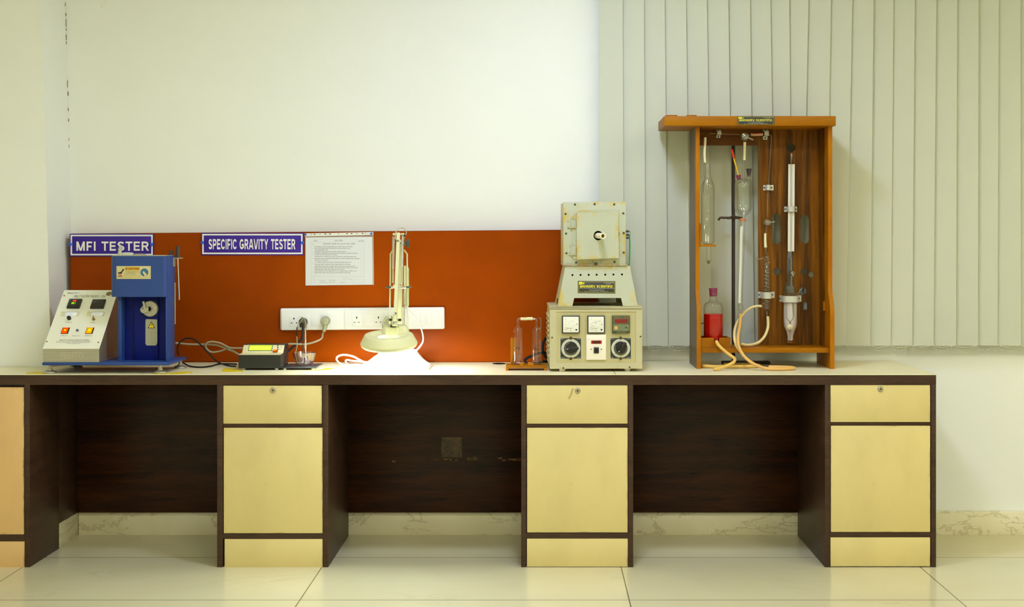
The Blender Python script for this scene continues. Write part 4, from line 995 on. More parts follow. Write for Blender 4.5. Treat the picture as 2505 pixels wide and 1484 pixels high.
# ================================================================== yellow tape on the bench
def tape(label, pts):
    m = MB(); m.prism([((px - CX) * (FRONT * 329 / (py - CY)) / F, FRONT * 329 / (py - CY), TOP + .0002) for px, py in pts], (0, 0, .0004))
    tag(obj('marking_tape', m, M['yellow']), label, 'tape', 'yellow marking tape on the bench')
tape('yellow tape at the front left foot of the blue tester', ((62, 914.5), (110, 915.2), (112, 911.5), (88, 908.8), (66, 911)))
tape('yellow tape at the front right foot of the blue tester', ((372, 914.8), (404, 915.4), (440, 915.0), (470, 911.8), (472, 909.2), (446, 908.8), (420, 911.6), (404, 913.4), (376, 912.5)))
tape('yellow tape in front of the cords, left of the density meter', ((541, 907.2), (549, 909.4), (595, 909.2), (593, 905.8), (576, 904.8), (574, 901.2), (548, 900.8)))
tape('yellow tape at the front right corner of the weighing plate', ((742, 905.4), (770, 905.8), (795, 905.2), (819, 901.2), (815, 900), (797, 900.3), (788, 903.6), (762, 904.2)))
# ================================================================== magnifier lamp
lc = Vector((X(972, 5.22), 5.22, TOP))
lamp = thing('magnifier_lamp', 'cream magnifier lamp with folded spring arm and round head over white base, switched on', 'lamp', lc)
# base: rounded rectangle that flares out towards the bench
def rrect(cx, cy, hx, hy, r, z, n=8):
    out = []
    for sx_, sy_, a0 in ((1, 1, 0), (-1, 1, 90), (-1, -1, 180), (1, -1, 270)):
        for k in range(n + 1):
            a = R(a0 + 90 * k / n); out.append(Vector((cx + sx_ * (hx - r) + r * math.cos(a), cy + sy_ * (hy - r) + r * math.sin(a), z)))
    return out
def loft(m, loops):
    n = len(loops[0]); vs = [p for l in loops for p in l]
    fs = [(k * n + i, k * n + (i + 1) % n, (k + 1) * n + (i + 1) % n, (k + 1) * n + i) for k in range(len(loops) - 1) for i in range(n)]
    fs += [list(range(n))[::-1], [(len(loops) - 1) * n + i for i in range(n)]]
    m.add(vs, fs); return m
cxb, cyb = X(966, 5.22), 5.225; hb = Z(858.5, 5.18) - TOP
lv = [(.150, .118, 0, 0), (.151, .119, .006, 0), (.145, .113, .013, .0), (.126, .099, .024, .002), (.108, .088, .038, .005), (.094, .078, .052, .009), (.082, .068, .063, .013), (.074, .062, hb - .004, .016), (.066, .055, hb, .018)]
m = MB(); loft(m, [rrect(cxb + o, cyb, a, b, min(a, b) * .42, TOP + z + .0004) for a, b, z, o in lv]); obj('base', m, M['lampwhite'], lamp, smooth=60)
px_ = X(980, 5.26); zb = TOP + hb
m = MB(); m.lathe((px_, 5.262, zb + .0003), [(.024, 0), (.024, .006), (.016, .008), (.015, .024), (0, .0245)], 28); obj('swivel', m, M['lampwhite'], lamp)
# rear arm: channel, two side rods, springs
zl = lambda p, d=5.26: Z(p, d); xl = lambda p, d=5.26: X(p, d)
d = 5.262
m = MB(); m.prism([(xl(970), d, zb + .02), (xl(984), d, zb + .02), (xl(984), d, zl(590)), (xl(978), d, zl(585)), (xl(972), d, zl(590))], (0, .012, 0)); obj('rear_channel', m, M['lampcream'], lamp)
m = MB(); m.prism([(xl(987.5), d + .002, zl(650)), (xl(996), d + .002, zl(650)), (xl(999.5), d + .002, zl(658)), (xl(999.5), d + .002, zl(745)), (xl(996), d + .002, zl(756)), (xl(987.5), d + .002, zl(756))], (0, .016, 0)); obj('cover_plate', m, M['lampcream'], lamp)
for sgn, xs in ((-1, (962, 955.5, 954.5, 953.5)), (1, (988.5, 996, 997, 997.5))):
    m = MB(); m.tube([(xl(xs[0]), d - .006, zl(611)), (xl(xs[1]), d - .006, zl(621)), (xl(xs[2]), d - .006, zl(700)), (xl(xs[3]), d - .006, zl(806))], .0033, 10, curved=False)
    m.tube([(xl(xs[3]), d - .006, zl(806)), (xl(xs[3]), d - .006, zb + .004)], .0033, 10, curved=False)
    obj('side_rod', m, M['lampcream'], lamp)
def spring(m, p, q, r, turns, wr):
    p, q = Vector(p), Vector(q); u, w, a = m.frame(p, q); n = turns * 10
    m.tube([p + (q - p) * i / n + (u * math.cos(2 * math.pi * i / 10) + w * math.sin(2 * math.pi * i / 10)) * r for i in range(n + 1)], wr, 5, curved=False)
for (xa, ya, xb, yb, dd) in ((963, 578, 961.5, 655, 5.222), (985.5, 575, 983.5, 652, 5.222)):
    m = MB(); spring(m, P(xa, ya, dd), P(xb, yb, dd), .0052, 38, .0011); obj('spring', m, M['spring'], lamp)
    m = MB(); m.tube([P(xb, yb - 2, dd), P(xb - .3, 692, dd)], .0042, 10, curved=False); obj('spring_sleeve', m, mat('spring_cover', lin(190, 190, 150), .4), lamp)
m = MB(); spring(m, P(989, 716, 5.245), P(988, 805, 5.245), .0036, 46, .0009); obj('spring', m, M['spring'], lamp)
# crossbar with wing nuts
m = MB(); m.cyl(P(957, 702.5, 5.235), P(994, 702.5, 5.235), .0042, n=14)
for a in (959, 964, 979, 985, 990): m.cyl(P(a - 2, 702.5 - (5 if a in (964, 979) else 0), 5.235), P(a + 2, 702.5 - (5 if a in (964, 979) else 0), 5.235), .0062, n=14)
obj('crossbar', m, M['chrome'], lamp)
for a, s in ((949.5, -1), (1000.5, 1)):
    m = MB(); c = P(a, 702, 5.235); m.sphere(c, .0055, 1.0, 14, 8); m.box(c.x - .012, c.x + .012, c.y - .003, c.y + .003, c.z - .004, c.z + .004, .003); obj('wing_nut', m, M['greyknob'], lamp)
# top pivot: crossbar, knob
m = MB(); m.cyl(P(962.5, 572.5, 5.225), P(987.5, 572.5, 5.225), .0034, n=14)
for a in (963.5, 983, 986.5): m.sphere(P(a, 572.8, 5.225), .0056, 1.0, 14, 10)
obj('pivot', m, M['lampcream'], lamp)
m = MB(); m.cyl(P(961, 593.5, 5.24), P(994, 595, 5.24), .0026, n=12); m.cyl(P(989, 595, 5.235), P(994, 595, 5.235), .0075, n=20); m.m = 0; m.lathe(P(993, 595, 5.235), [(.0085, 0), (.0165, .006), (.018, .012), (.017, .014), (0, .0145)], 24, (1, 0, 0)); m.sphere(P(960, 593.5, 5.24), .004, 1, 10, 8)
obj('tension_knob', m, M['greyknob'], lamp)
# front arm down to the head
fa0, fa1 = P(974.9, 570, 5.200), P(966.9, 787, 5.082)
m = MB()
for (pa, pb, wd_, dp) in ((fa0, fa1, .0066, .008),):
    ax_ = (pb - pa).normalized(); ex = Vector((1, 0, 0)); ex = (ex - ax_ * ex.dot(ax_)).normalized(); ey = ax_.cross(ex)
    a = [pa + ex * s * wd_ + ey * t * dp for s, t in ((-1, -1), (1, -1), (1, 1), (-1, 1))]; b = [q + (pb - pa) for q in a]
    b = [pb + ex * s * wd_ * 1.12 + ey * t * dp for s, t in ((-1, -1), (1, -1), (1, 1), (-1, 1))]
    m.add(a + b, [(0, 1, 2, 3), (4, 7, 6, 5), (0, 4, 5, 1), (1, 5, 6, 2), (2, 6, 7, 3), (3, 7, 4, 0)])
obj('front_arm', m, M['lampcream'], lamp, smooth=20)
m = MB(); m.box(fa0.x - .006, fa0.x + .006, fa0.y - .008, fa0.y + .008, fa0.z - .0005, fa0.z + .002, .001); obj('arm_cap', m, M['black'], lamp)
for p in (P(973.5, 588.5, 5.181), P(990.5, 576, 5.22), P(967.6, 766, 5.0835)):
    m = MB(); m.sphere(p, .0042, 1, 12, 8); obj('grommet', m, M['black'], lamp)
m = MB(); m.tube([P(974, 588.3, 5.176), P(968.5, 584, 5.175), P(967.3, 575, 5.18), P(970, 564, 5.19), P(977, 558, 5.20), P(985, 557.5, 5.21), P(992, 562.5, 5.22), P(993.8, 570, 5.225), P(991, 577, 5.228), P(987, 587, 5.24)], .0023, 9); obj('arm_cable', m, mat('lamp_cable_grey', lin(186, 182, 152), .45), lamp)
# fork and head
m = MB(); hx = X(966.9, 5.08)
for s in (-1, 1): m.box(hx + s * .0105 - .0012, hx + s * .0105 + .0012, 5.0755, 5.0885, Z(797, 5.08), Z(779, 5.08), .0005)
m.box(hx - .0117, hx + .0117, 5.0755, 5.0885, Z(797.5, 5.08), Z(793, 5.08), .001); obj('fork', m, M['lampcream'], lamp)
m = MB(); m.cyl(P(956, 782, 5.083), P(978, 782, 5.083), .0028, n=10); m.box(X(956, 5.083) - .008, X(956, 5.083) + .005, 5.079, 5.087, Z(785, 5.083), Z(779, 5.083), .003); m.box(X(977, 5.083) - .005, X(977, 5.083) + .008, 5.079, 5.087, Z(785.5, 5.083), Z(779, 5.083), .003); obj('thumb_screw', m, M['black'], lamp)
tilt = R(8.5)
hc = P(951.5, 839, 5.055)
hm = Matrix.Translation(hc) @ Matrix.Rotation(tilt, 4, 'X')
Rr = W(69.5, 5.055)
m = MB(); m.M = hm
m.lathe((0, 0, 0), [(Rr - .013, -.0060), (Rr - .002, -.0062), (Rr - .0004, -.003), (Rr, .001), (Rr - .001, .004), (Rr - .0165, .033), (Rr - .0185, .0358), (Rr - .022, .0368), (.079, .0368), (.0765, .0355), (.074, .0325), (.050, .027), (.0475, .0268), (.0475, .020), (.0525, .014), (.0525, .008), (.058, .017), (Rr - .022, .022), (Rr - .015, .010), (Rr - .013, -.0060)], 72)
obj('head', m, M['lampcream'], lamp, smooth=50)
m = MB(); m.M = hm; m.lathe((0, 0, 0), [(Rr - .0135, -.0064), (Rr - .0022, -.0064), (Rr - .0042, -.0105), (Rr - .010, -.0155), (Rr - .0125, -.0160), (Rr - .0140, -.0145), (Rr - .0135, -.0064)], 72); obj('lit_lower_rim', m, M['lampwhite'], lamp, smooth=50)  # lip coloured white to stand for bright bounce off the base
m = MB(); m.M = hm; m.lathe((0, 0, 0), [(.0473, .0258), (.0455, .0262), (.0442, .024), (.0450, .008), (.047, -.009), (.050, -.010), (.0522, .0135), (.0473, .0195), (.0473, .0258)], 56); obj('lit_lens_ring', m, M['lampwhite'], lamp, smooth=50)  # inner ring made white to stand for tube light in the lens
m = MB(); m.M = hm
loft(m, [[Vector(p) for p in q] for q in (rrect(.018, .078, .056, .034, .02, .030), rrect(.018, .079, .054, .032, .02, .044), rrect(.016, .078, .048, .027, .018, .054), rrect(.016, .077, .044, .024, .016, .058))])
loft(m, [[Vector(p) for p in q] for q in (rrect(.008, .062, .034, .022, .012, .026), rrect(.008, .063, .033, .021, .012, .048), rrect(.008, .064, .031, .018, .012, .055))])
obj('housing', m, M['lampcream'], lamp, smooth=50)
m = MB(); m.M = hm; m.lathe((0.012, .064, .0552), [(.017, 0), (.015, .004), (0, .0045)], 20); obj('housing_cap', m, M['black'], lamp)
m = MB(); m.M = hm; m.lathe((0, 0, .016), [(0, .004), (.025, .003), (.0442, 0), (.025, -.003), (0, -.004)], 40); obj('lens', m, M['glass'], lamp)
m = MB(); m.M = hm; m.torus((0, 0, .0015), .078, .0125, n=64, m=14); obj('ring_tube', m, M['eTube'], lamp)
m = MB(); m.tube([P(967, 766.3, 5.081), P(955, 771, 5.072), P(946, 777, 5.085), P(939, 785, 5.10), P(936, 793, 5.12), P(936, 801, 5.13)], .0026, 9); obj('head_cable', m, mat('lamp_cable_light', lin(206, 206, 186), .45), lamp)
m = MB(); m.sphere(P(989, 747, 5.25), .0042, 1, 12, 8); obj('grommet', m, mat('brown_grommet', lin(84, 50, 26), .5), lamp)
m = MB(); m.tube([P(990, 748, 5.248), P(998, 757, 5.24), P(1010, 767, 5.235), P(1021, 781, 5.23), P(1029, 800, 5.23), P(1034.5, 820, 5.23), P(1034, 836, 5.23), P(1025, 850, 5.232), P(1014, 860.5, 5.235)], [.0017, .0040], 10); obj('arm_cable', m, M['cordwhite'], lamp)
# mains lead, coiled on the bench at the left of the base
rr = .0042; zc = TOP + rr + .0006
m = MB(); m.tube([Vector((X(905, 5.30), 5.30, zc + .012)), P(893, 886, 5.32), P(880, 880, 5.33), P(862, 871, 5.335), P(840, 867.5, 5.335), P(826, 872, 5.33), P(823.5, 880, 5.32), P(831, 888, 5.29), Vector((X(846, 5.27), 5.27, zc)), Vector((X(858, 5.262), 5.262, zc))], rr, 10)
m.tube([Vector((X(905, 5.36), 5.36, zc + .006)), P(880, 883.5, 5.385), P(862, 882, 5.39), P(848, 880, 5.38), P(845.5, 885, 5.35), Vector((X(852, 5.315), 5.315, zc + .001)), Vector((X(864, 5.295), 5.295, zc)), Vector((X(880, 5.29), 5.29, zc)), Vector((X(893, 5.285), 5.285, zc + .002))], rr, 10)
m.tube([Vector((X(866, 5.34), 5.34, zc)), Vector((X(884, 5.31), 5.31, zc))], rr * .9, 10, curved=False)
obj('mains_lead', m, M['cordwhite'], lamp)
lp = thing('power_cord', 'grey plug pushed into the socket hidden behind the magnifier lamp arm', 'power cord', (X(952, SF), SF, Z(800, SF)))
plug(lp, 953, 785, W(13, SF), M['greyplug'], dy=.034, tail=.004)

# ================================================================== gas washing bottles on a wooden stand
g0, g1 = 5.128, 5.215
st = thing('bottle_stand', 'small varnished wooden stand with upright slat under the two gas washing bottles', 'stand', (X(1288, 5.17), 5.17, TOP))
xg0, xg1 = X(1237.5, g0), X(1338, g0); zs0, zs1 = Z(899.5, g0), Z(893, g0)
m = MB(); m.box(xg0, xg1, g0, g1, zs0, zs1, .001); obj('board', m, M['orangewoodx'], st)
for a in (xg0, xg1 - .0125):
    m = MB(); m.box(a, a + .0125, g0, g1, TOP + .0004, zs0 - .0002, .0008); obj('foot', m, M['orangewood'], st)
m = MB(); m.box(X(1249, 5.205), X(1263.5, 5.205), 5.199, 5.209, zs1 + .0002, Z(826, 5.205), .001); obj('upright', m, M['orangewood'], st)
for a in (1276, 1298):
    m = MB(); x = X(a, 5.133); m.box(x - (.006 if a < 1290 else .011), x + (.006 if a < 1290 else .011), 5.129, 5.1375, zs1 + .0002, zs1 + .0105, .0006); obj('retaining_block', m, M['orangewood'], st)
def wash_bottle(label, px, dbot, text, side):
    d = dbot; x = X(px, d); t = thing('gas_washing_bottle', label, 'bottle', (x, d, zs1), group='gas washing bottles on the wooden stand')
    z0 = zs1 + .0004; hh = lambda py: Z(py, d) - z0
    m = MB(); m.lathe((x, d, z0), [(.0, .001), (.027, .0005), (.0285, .003), (.0265, .007), (.0225, .012), (.0205, .020), (.0203, hh(812)), (.0198, hh(808)), (.0165, hh(803)), (.0095, hh(799.5)), (.0062, hh(797)), (.0055, hh(792)), (.0055, hh(784)), ], 36); obj('body', m, M['glass'], t)
    m = MB(); m.tube([(x, d, z0 + .018), (x, d, z0 + hh(797))], .0028, 8, curved=False); obj('dip_tube', m, M['glassthin'], t)
    m = MB(); m.lathe((x, d, z0 + .003), [(0, 0), (.0235, 0), (.0196, .010), (.0192, hh(868)), (0, hh(868))], 28); obj('liquid', m, glass('clear_liquid', (.93, .90, .88, 1), (.75, .72, .68, 1), .3, .05), t)
    m = MB(); m.lathe((x, d, z0), [(.0208, .030), (.0208, .031)], 12)
    m = MB()
    def on(u, v): a = u / .0206; return (x + .0207 * math.sin(a), d - .0207 * math.cos(a), z0 + v)
    for stroke in text: m.tube([on(u * .001, v * .001) for u, v in stroke], .0008, 6, curved=False)
    obj('handwriting', m, M['blackink'], t)
    return t, x, d, z0, hh
K = [[(-8, 74), (-8, 66)], [(-4, 74), (-8, 70), (-3.5, 66)], [(-1, 66), (-1, 73)], [(2, 72), (4, 74), (6, 72), (2, 66), (7, 66)], [(8, 66), (9, 73), (10, 67)], [(3, 63), (8, 63)]]
tb1, xb1, db1, zb1_, h1 = wash_bottle('gas washing bottle with KOH handwriting, beside the upright slat of the wooden stand', 1266.5, 5.168, K, 0)
S = [[(-8, 74), (-8, 64)], [(-4, 73), (-4, 63)], [(-8, 69), (-4, 68)], [(-2, 67), (-.5, 68), (0, 66), (-2, 62), (.5, 62)], [(7, 71), (4, 72), (3, 69), (6, 66), (6, 62), (1, 61)], [(9, 66), (11, 63), (9, 60)], [(-3, 80), (6, 81)], [(4, 76), (10, 80)]]
tb2, xb2, db2, zb2_, h2 = wash_bottle('gas washing bottle with H2SO4 handwriting and side arm, beside the control unit', 1312.5, 5.168, S, 1)
zt_ = Z(779.5, 5.165)
m = MB(); m.tube([(xb1, db1, zb1_ + h1(785)), (xb1, db1, zt_ - .004), (xb1 + .004, db1, zt_), (xb1 + .022, db1, zt_ - .0005)], .0046, 12); obj('neck', m, M['glassthin'], tb1)
m = MB(); m.tube([(xb2, db2, zb2_ + h2(785)), (xb2, db2, zt_ - .006), (xb2 - .004, db2, zt_ - .0005), (xb2 - .022, db2, zt_)], .0046, 12); obj('neck', m, M['glassthin'], tb2)
m = MB(); xs2 = xb2 + .0175; m.tube([(xb2 + .008, db2, zb2_ + h2(803)), (xb2 + .0125, db2, zb2_ + h2(803.5)), (xs2, db2, zb2_ + h2(801)), (xs2, db2, Z(786, db2)), (xs2 - .001, db2, Z(778.5, db2)), (xs2 - .0085, db2, Z(776.5, db2))], .0036, 12); m.tube([(xs2 - .0005, db2, zb2_ + h2(806)), (xs2 + .0005, db2, zb2_ + h2(800))], .003, 8, curved=False); obj('side_arm', m, M['glassthin'], tb2)
m = MB(); m.tube([(xb1 + .012, db1 - .0002, zt_ - .0004), (xb1 + .034, db1 - .0005, zt_ - .0005), (xb1 + .042, db2 - .0002, zt_ + .0006), (xb2 - .016, db2, zt_ + .0004)], [.0062, .0066], 14); tag(obj('rubber_sleeve', m, M['latexp']), 'pale rubber sleeve joining the necks of the two washing bottles', 'hose')

# ================================================================== furnace control unit
d = 5.09
cu_x = X(1458, d); rot = R(1.6)
cu = thing('furnace_control_unit', 'cream metal control box with two dials and two meters, carrying the furnace', 'control unit', (cu_x, d, TOP), rot)
fx = lambda p: X(p, d); fz_ = lambda p: Z(p, d)
x0, x1 = fx(1345), fx(1571.5); z0, z1 = fz_(901.5), fz_(749); D = .335
m = MB(); m.box(x0, x1, d + .004, d + D, z0, z1 - .006, .004); obj('case', m, M['furn2'], cu)
m = MB(); m.box(x0 - .001, x1 + .0005, d - .004, d + D + .002, z1 - .0075, z1, .0012); m.box(x0 + .0005, x1 - .0005, d - .004, d - .0022, fz_(754.5), z1 - .001); obj('lid', m, M['furn2'], cu)
px0, px1, pz0, pz1 = fx(1360.5), fx(1556), fz_(886.5), fz_(762)
m = MB(); m.holes([(x0, z0), (x1, z0), (x1, fz_(756)), (x0, fz_(756))], [[(px0, pz0), (px1, pz0), (px1, pz1), (px0, pz1)]], d - .001, d + .0038); obj('front_frame', m, M['furn2'], cu)
m = MB(); m.box(px0 - .001, px1 + .001, d + .0015, d + .0039, pz0 - .001, pz1 + .001); obj('recessed_panel', m, M['furnp'], cu)
for px, py in ((1350.5, 825), (1567, 823), (1378, 899.5), (1540.5, 898)):
    m = MB(); m.lathe((fx(px), d - .0008, fz_(py)), [(.0037, 0), (.0034, -.0016), (0, -.0022)], 16, (0, 1, 0)); obj('screw', m, M['screw'], cu)
for px in (1376.5, 1537):
    for dy in (.03, D - .035):
        m = MB(); m.lathe((fx(px), d + dy, TOP + .0004), [(0, 0), (.0115, 0), (.0135, .006), (.0135, z0 - TOP - .0006), (0, z0 - TOP - .0006)], 22); obj('foot', m, M['offwhite'], cu)
for k in range(9):     # louvres pressed into the left side
    m = MB(); zz = fz_(778 + k * 12.2); m.prism([(x0 + .0005, d + .07, zz), (x0 - .0065, d + .073, zz + .002), (x0 - .0065, d + .073, zz + .010), (x0 + .0005, d + .07, zz + .0125)], (0, .20, 0)); obj('louvre', m, M['furn2'], cu)
m = MB(); m.box(x0 - .0004, x0 + .0008, d + .012, d + .016, fz_(773), fz_(761)); obj('slot', m, M['hole'], cu)
yp = d + .0014
def meter(pxa, pya, pxb, pyb, letter, lab):
    a, b, c, e = fx(pxa), fx(pxb), fz_(pyb), fz_(pya)
    m = MB(); m.box(a, b, yp - .012, yp + .001, c, e, .002); f = obj('panel_meter', m, mat('meter_black', lin(34, 32, 40), .35), cu)
    m = MB(); y = yp - .0125; m.box(a + .0045, b - .0045, y, y + .001, c + .004, e - .004, .0004); y -= .0002; w_ = b - a; h_ = e - c
    U = lambda u: a + w_ * u; V_ = lambda v: c + h_ * (1 - v)
    m.m = 1; cxx, czz = U(.56), V_(.70)
    if letter == 'A':
        for an, L_ in ((178, 0), (155, .008), (120, .008), (95, .010), (82, .008)):
            ca, sa = math.cos(R(an)), math.sin(R(an)); r_ = w_ * .36 if an > 160 else w_ * .44
            m.line(cxx + r_ * ca, czz + r_ * sa, cxx + (r_ - .007) * ca, czz + (r_ - .007) * sa, .0007, y)
    else:
        m.ring(cxx, czz, w_ * .395, w_ * .405, y, 24, R(85), R(182))
        for an in (175, 158, 140, 122, 105, 88):
            ca, sa = math.cos(R(an)), math.sin(R(an)); r_ = w_ * .41; m.line(cxx + r_ * ca, czz + r_ * sa, cxx + (r_ - .005) * ca, czz + (r_ - .005) * sa, .0006, y)
        for u, v in ((.34, .58), (.47, .41), (.70, .31)): m.rect(U(u - .05), U(u + .05), V_(v + .015), V_(v - .015), y)
    m.text(letter, U(.195), U(.25), V_(.235), V_(.155), y, .02); m.rect(U(.15), U(.34), V_(.79), V_(.775), y)
    m.ring(U(.84), V_(.80), w_ * .28, w_ * .285, y, 16, R(92), R(168))
    m.m = 2; m.line(U(.19), V_(.695), U(.56), V_(.71), .0012, y - .0002); m.disc(U(.80), V_(.795), W(2.1, d), y - .0003, 18); m.disc(U(.485), V_(.83), .0016, y - .0003, 12); m.disc(U(.825), V_(.475), .0018, y - .0003, 12)
    obj('dial_face', m, [mat('meter_white', lin(232, 232, 216), .35), mat('meter_ink', lin(150, 150, 136), .6), M['blackink']], f)
meter(1374.5, 771.5, 1418, 814.5, 'A', ''); meter(1436.5, 771.5, 1479.5, 814.5, 'V', '')
a, b, c, e = fx(1497), fx(1540.5), fz_(814.8), fz_(771.5)
m = MB(); m.box(a, b, yp - .012, yp + .001, c, e, .0015); f = obj('temperature_indicator', m, M['olivedark'], cu)
U = lambda u: a + (b - a) * u; V_ = lambda v: c + (e - c) * (1 - v); y = yp - .0122
m = MB(); m.rect(U(.045), U(.955), V_(.86), V_(.49), y - .0002); m.m = 1; m.border(U(.12), U(.90), V_(.45), V_(.165), .0010, y - .0004); m.m = 2; m.rect(U(.15), U(.87), V_(.43), V_(.195), y - .0004)
m.m = 3; m.rect(U(.14), U(.305), V_(.77), V_(.60), y - .0004); m.m = 4; m.text('Thermowatch', U(.07), U(.445), V_(.115), V_(.065), y - .0004); m.text('TCI-01', U(.67), U(.94), V_(.115), V_(.065), y - .0004); m.text('ON', U(.175), U(.27), V_(.71), V_(.66), y - .0006)
m.m = 5; m.text('SET', U(.74), U(.83), V_(.83), V_(.79), y - .0004); m.text('Temperature Controller', U(.25), U(.76), V_(.945), V_(.905), y - .0004); m.disc(U(.845), V_(.56), .0012, y - .0004, 10)
m.m = 6; m.disc(U(.79), V_(.67), .0042, y - .0004, 18)
obj('face', m, [M['greygreen'], mat('pale_border', lin(150, 140, 112), .5), M['redwin'], M['orangebtn'], M['orangeprint'], M['wprint'], M['olivedark']], f)
def dial(pxa, pya, pxb, pyb, ang, word, scr):
    a, b, c, e = fx(pxa), fx(pxb), fz_(pyb), fz_(pya); xc, zc = (a + b) / 2, (c + e) / 2; h_ = (b - a) / 2
    m = MB(); m.box(a - .0015, b + .0015, yp - .0012, yp + .001, c - .0015, e + .0015, .0004); y = yp - .0014
    m.m = 1; m.rect(a, b, c, e, y); m.m = 0; m.ring(xc, zc, h_ * .66, h_ * .92, y - .0002)
    m.m = 2
    tw = h_ * .42
    m.text('MAX. V.', a + .001, a + tw, e - .0055, e - .0025, y - .0003, .02); m.text('16 AMP.', b - tw, b - .001, e - .0055, e - .0025, y - .0003, .02)
    m.text(word, a + .001, a + tw * (.62 if word == 'FINE' else 1), c + .0025, c + .0055, y - .0003, .02); m.text('CONTROL', b - tw, b - .001, c + .0025, c + .0055, y - .0003, .02)
    m.m = 3
    for s_, an in (('1', 225), ('2', 180), ('3', 135), ('4', 90), ('5', 45), ('6', 0), ('7', -45)):
        qx, qz = xc + h_ * .79 * math.cos(R(an)), zc + h_ * .79 * math.sin(R(an)); m.text(s_, qx - .0012, qx + .0012, qz - .0018, qz + .0018, y - .0004)
    p = obj('dial_plate', m, [mat('dial_white', lin(206, 208, 184), .45), M['nameplate'], M['wprint'], mat('dial_ink', lin(110, 114, 94), .6)], cu)
    m = MB(); r_ = h_ * .655
    m.lathe((xc, yp - .0015, zc), [(r_, 0), (r_, -.004), (r_ * .95, -.0055), (r_ * .80, -.006), (r_ * .76, -.014), (r_ * .70, -.016), (0, -.0165)], 48, (0, 1, 0))
    mk = Matrix.Translation((xc, yp - .0015, zc)) @ Matrix.Rotation(-ang, 4, 'Y'); m.M = mk
    m.box(-r_ * .74, r_ * 1.12, -.024, -.010, -r_ * .26, r_ * .26, .004)
    m.m = 1; m.ring(0, 0, r_ * .83, r_ * .88, -.0064, 40, R(100), R(320)); m.m = 2; m.box(-r_ * .62, -r_ * .42, -.0246, -.0238, -.001, .001)
    obj('knob', m, [M['black'], mat('dial_line', lin(170, 170, 150), .5), M['signwhite']], p)
    for zz in (e, c):
        m = MB(); m.lathe((xc, yp - .0012, zz), [(.0062, 0), (.0058, -.0022), (0, -.003)], 18, (0, 1, 0)); obj('screw', m, scr, p)
dial(1371, 826.5, 1421.5, 876.5, R(4), 'COARSE', M['redscrew']); dial(1493.3, 826.5, 1543.8, 876.5, R(52), 'FINE', M['olivescrew'])
a, b, c, e = fx(1434), fx(1482.5), fz_(879.5), fz_(817.5)
m = MB(); m.box(a, b, yp - .008, yp + .001, c, e, .0012); sp = obj('switch_plate', m, mat('switch_cream', lin(240, 234, 214), .35), cu)
U = lambda u: a + (b - a) * u; V_ = lambda v: c + (e - c) * (1 - v); y = yp - .0082
m = MB(); m.box(U(.24), U(.78), y - .0006, y + .0004, V_(.365), V_(.235)); m.m = 1; m.rect(U(.30), U(.72), V_(.36), V_(.24), y - .0008); obj('neon_window', m, [mat('neon_red', lin(214, 22, 10), .3), mat('neon_dark', lin(84, 14, 8), .3)], sp)
m = MB(); m.box(U(.375), U(.635), y - .004, y + .0004, V_(.74), V_(.50), .0015); m.box(U(.39), U(.62), y - .011, y - .004, V_(.60), V_(.51), .002); obj('rocker', m, M['black'], sp)
for u in (.245, .765):
    m = MB(); m.lathe((U(u), y, V_(.58)), [(.0028, 0), (.0024, -.0012), (0, -.0016)], 14, (0, 1, 0)); obj('screw', m, M['brass'], sp)
m = MB(); m.rect(a + .0005, b - .0005, V_(.19), V_(.183), y); obj('seam', m, mat('seam_grey', lin(206, 202, 180), .5), sp)
# its thick black mains cable, coming out at the back and left
bk = thing('power_cord', 'thick black cable curling from behind the control unit past the washing bottles', 'power cord', (X(1320, 5.36), 5.36, TOP))
r_ = W(3.4, 5.34); zk_ = TOP + r_ + .0006
m = MB(); m.tube([P(1352, 812, 5.45), P(1341, 819, 5.448), P(1331, 833, 5.445), P(1327, 848, 5.44), P(1328.5, 862, 5.444), P(1336, 874, 5.446), P(1352, 884, 5.452)], r_, 12)
m.tube([P(1352, 861, 5.466), P(1336, 862, 5.459), P(1320, 863, 5.43), P(1303, 869, 5.40), P(1289, 876, 5.38), P(1284, 882, 5.37), Vector((X(1292, 5.345), 5.345, zk_)), Vector((X(1315, 5.35), 5.35, zk_ + .004)), Vector((X(1331, 5.42), 5.42, zk_ + .002)), Vector((X(1345, 5.453), 5.453, zk_))], r_, 12)
obj('cable', m, M['rubber'], bk)

# ================================================================== muffle furnace on top
fz0 = z1 + .0008
fu_ = thing('muffle_furnace', 'grey rust-stained box furnace with white tube through its door, on flared stand', 'furnace', (cu_x, d, fz0), rot)
dB = 5.093; D2 = .30
bl, br = X(1364.5, dB), X(1560, dB); tl, tr = X(1383.5, 5.118), X(1541.5, 5.118)
zt4 = Z(650, 5.118)
tk = .004
def fp(u, z):     # point on the sloping front of the stand
    t = (z - fz0) / (zt4 - fz0); return Vector((bl + (tl - bl) * t + u * ((br + (tr - br) * t) - (bl + (tl - bl) * t)), dB + (5.118 - dB) * t, z))
zo = Z(728.5, 5.10)
m = MB()
u0, u1 = (1400 - 1364.5) / 195.5, (1524 - 1364.5) / 195.5
front = [fp(0, fz0), fp(u0, fz0), fp(u0 + .012, zo), fp(u1 - .012, zo), fp(u1, fz0), fp(1, fz0), fp(1, zt4), fp(0, zt4)]
m.prism(front, (0, tk, 0))
back = [Vector((p.x, 2 * (dB + D2 / 2) - p.y, p.z)) for p in front]; m.prism(back, (0, -tk, 0))
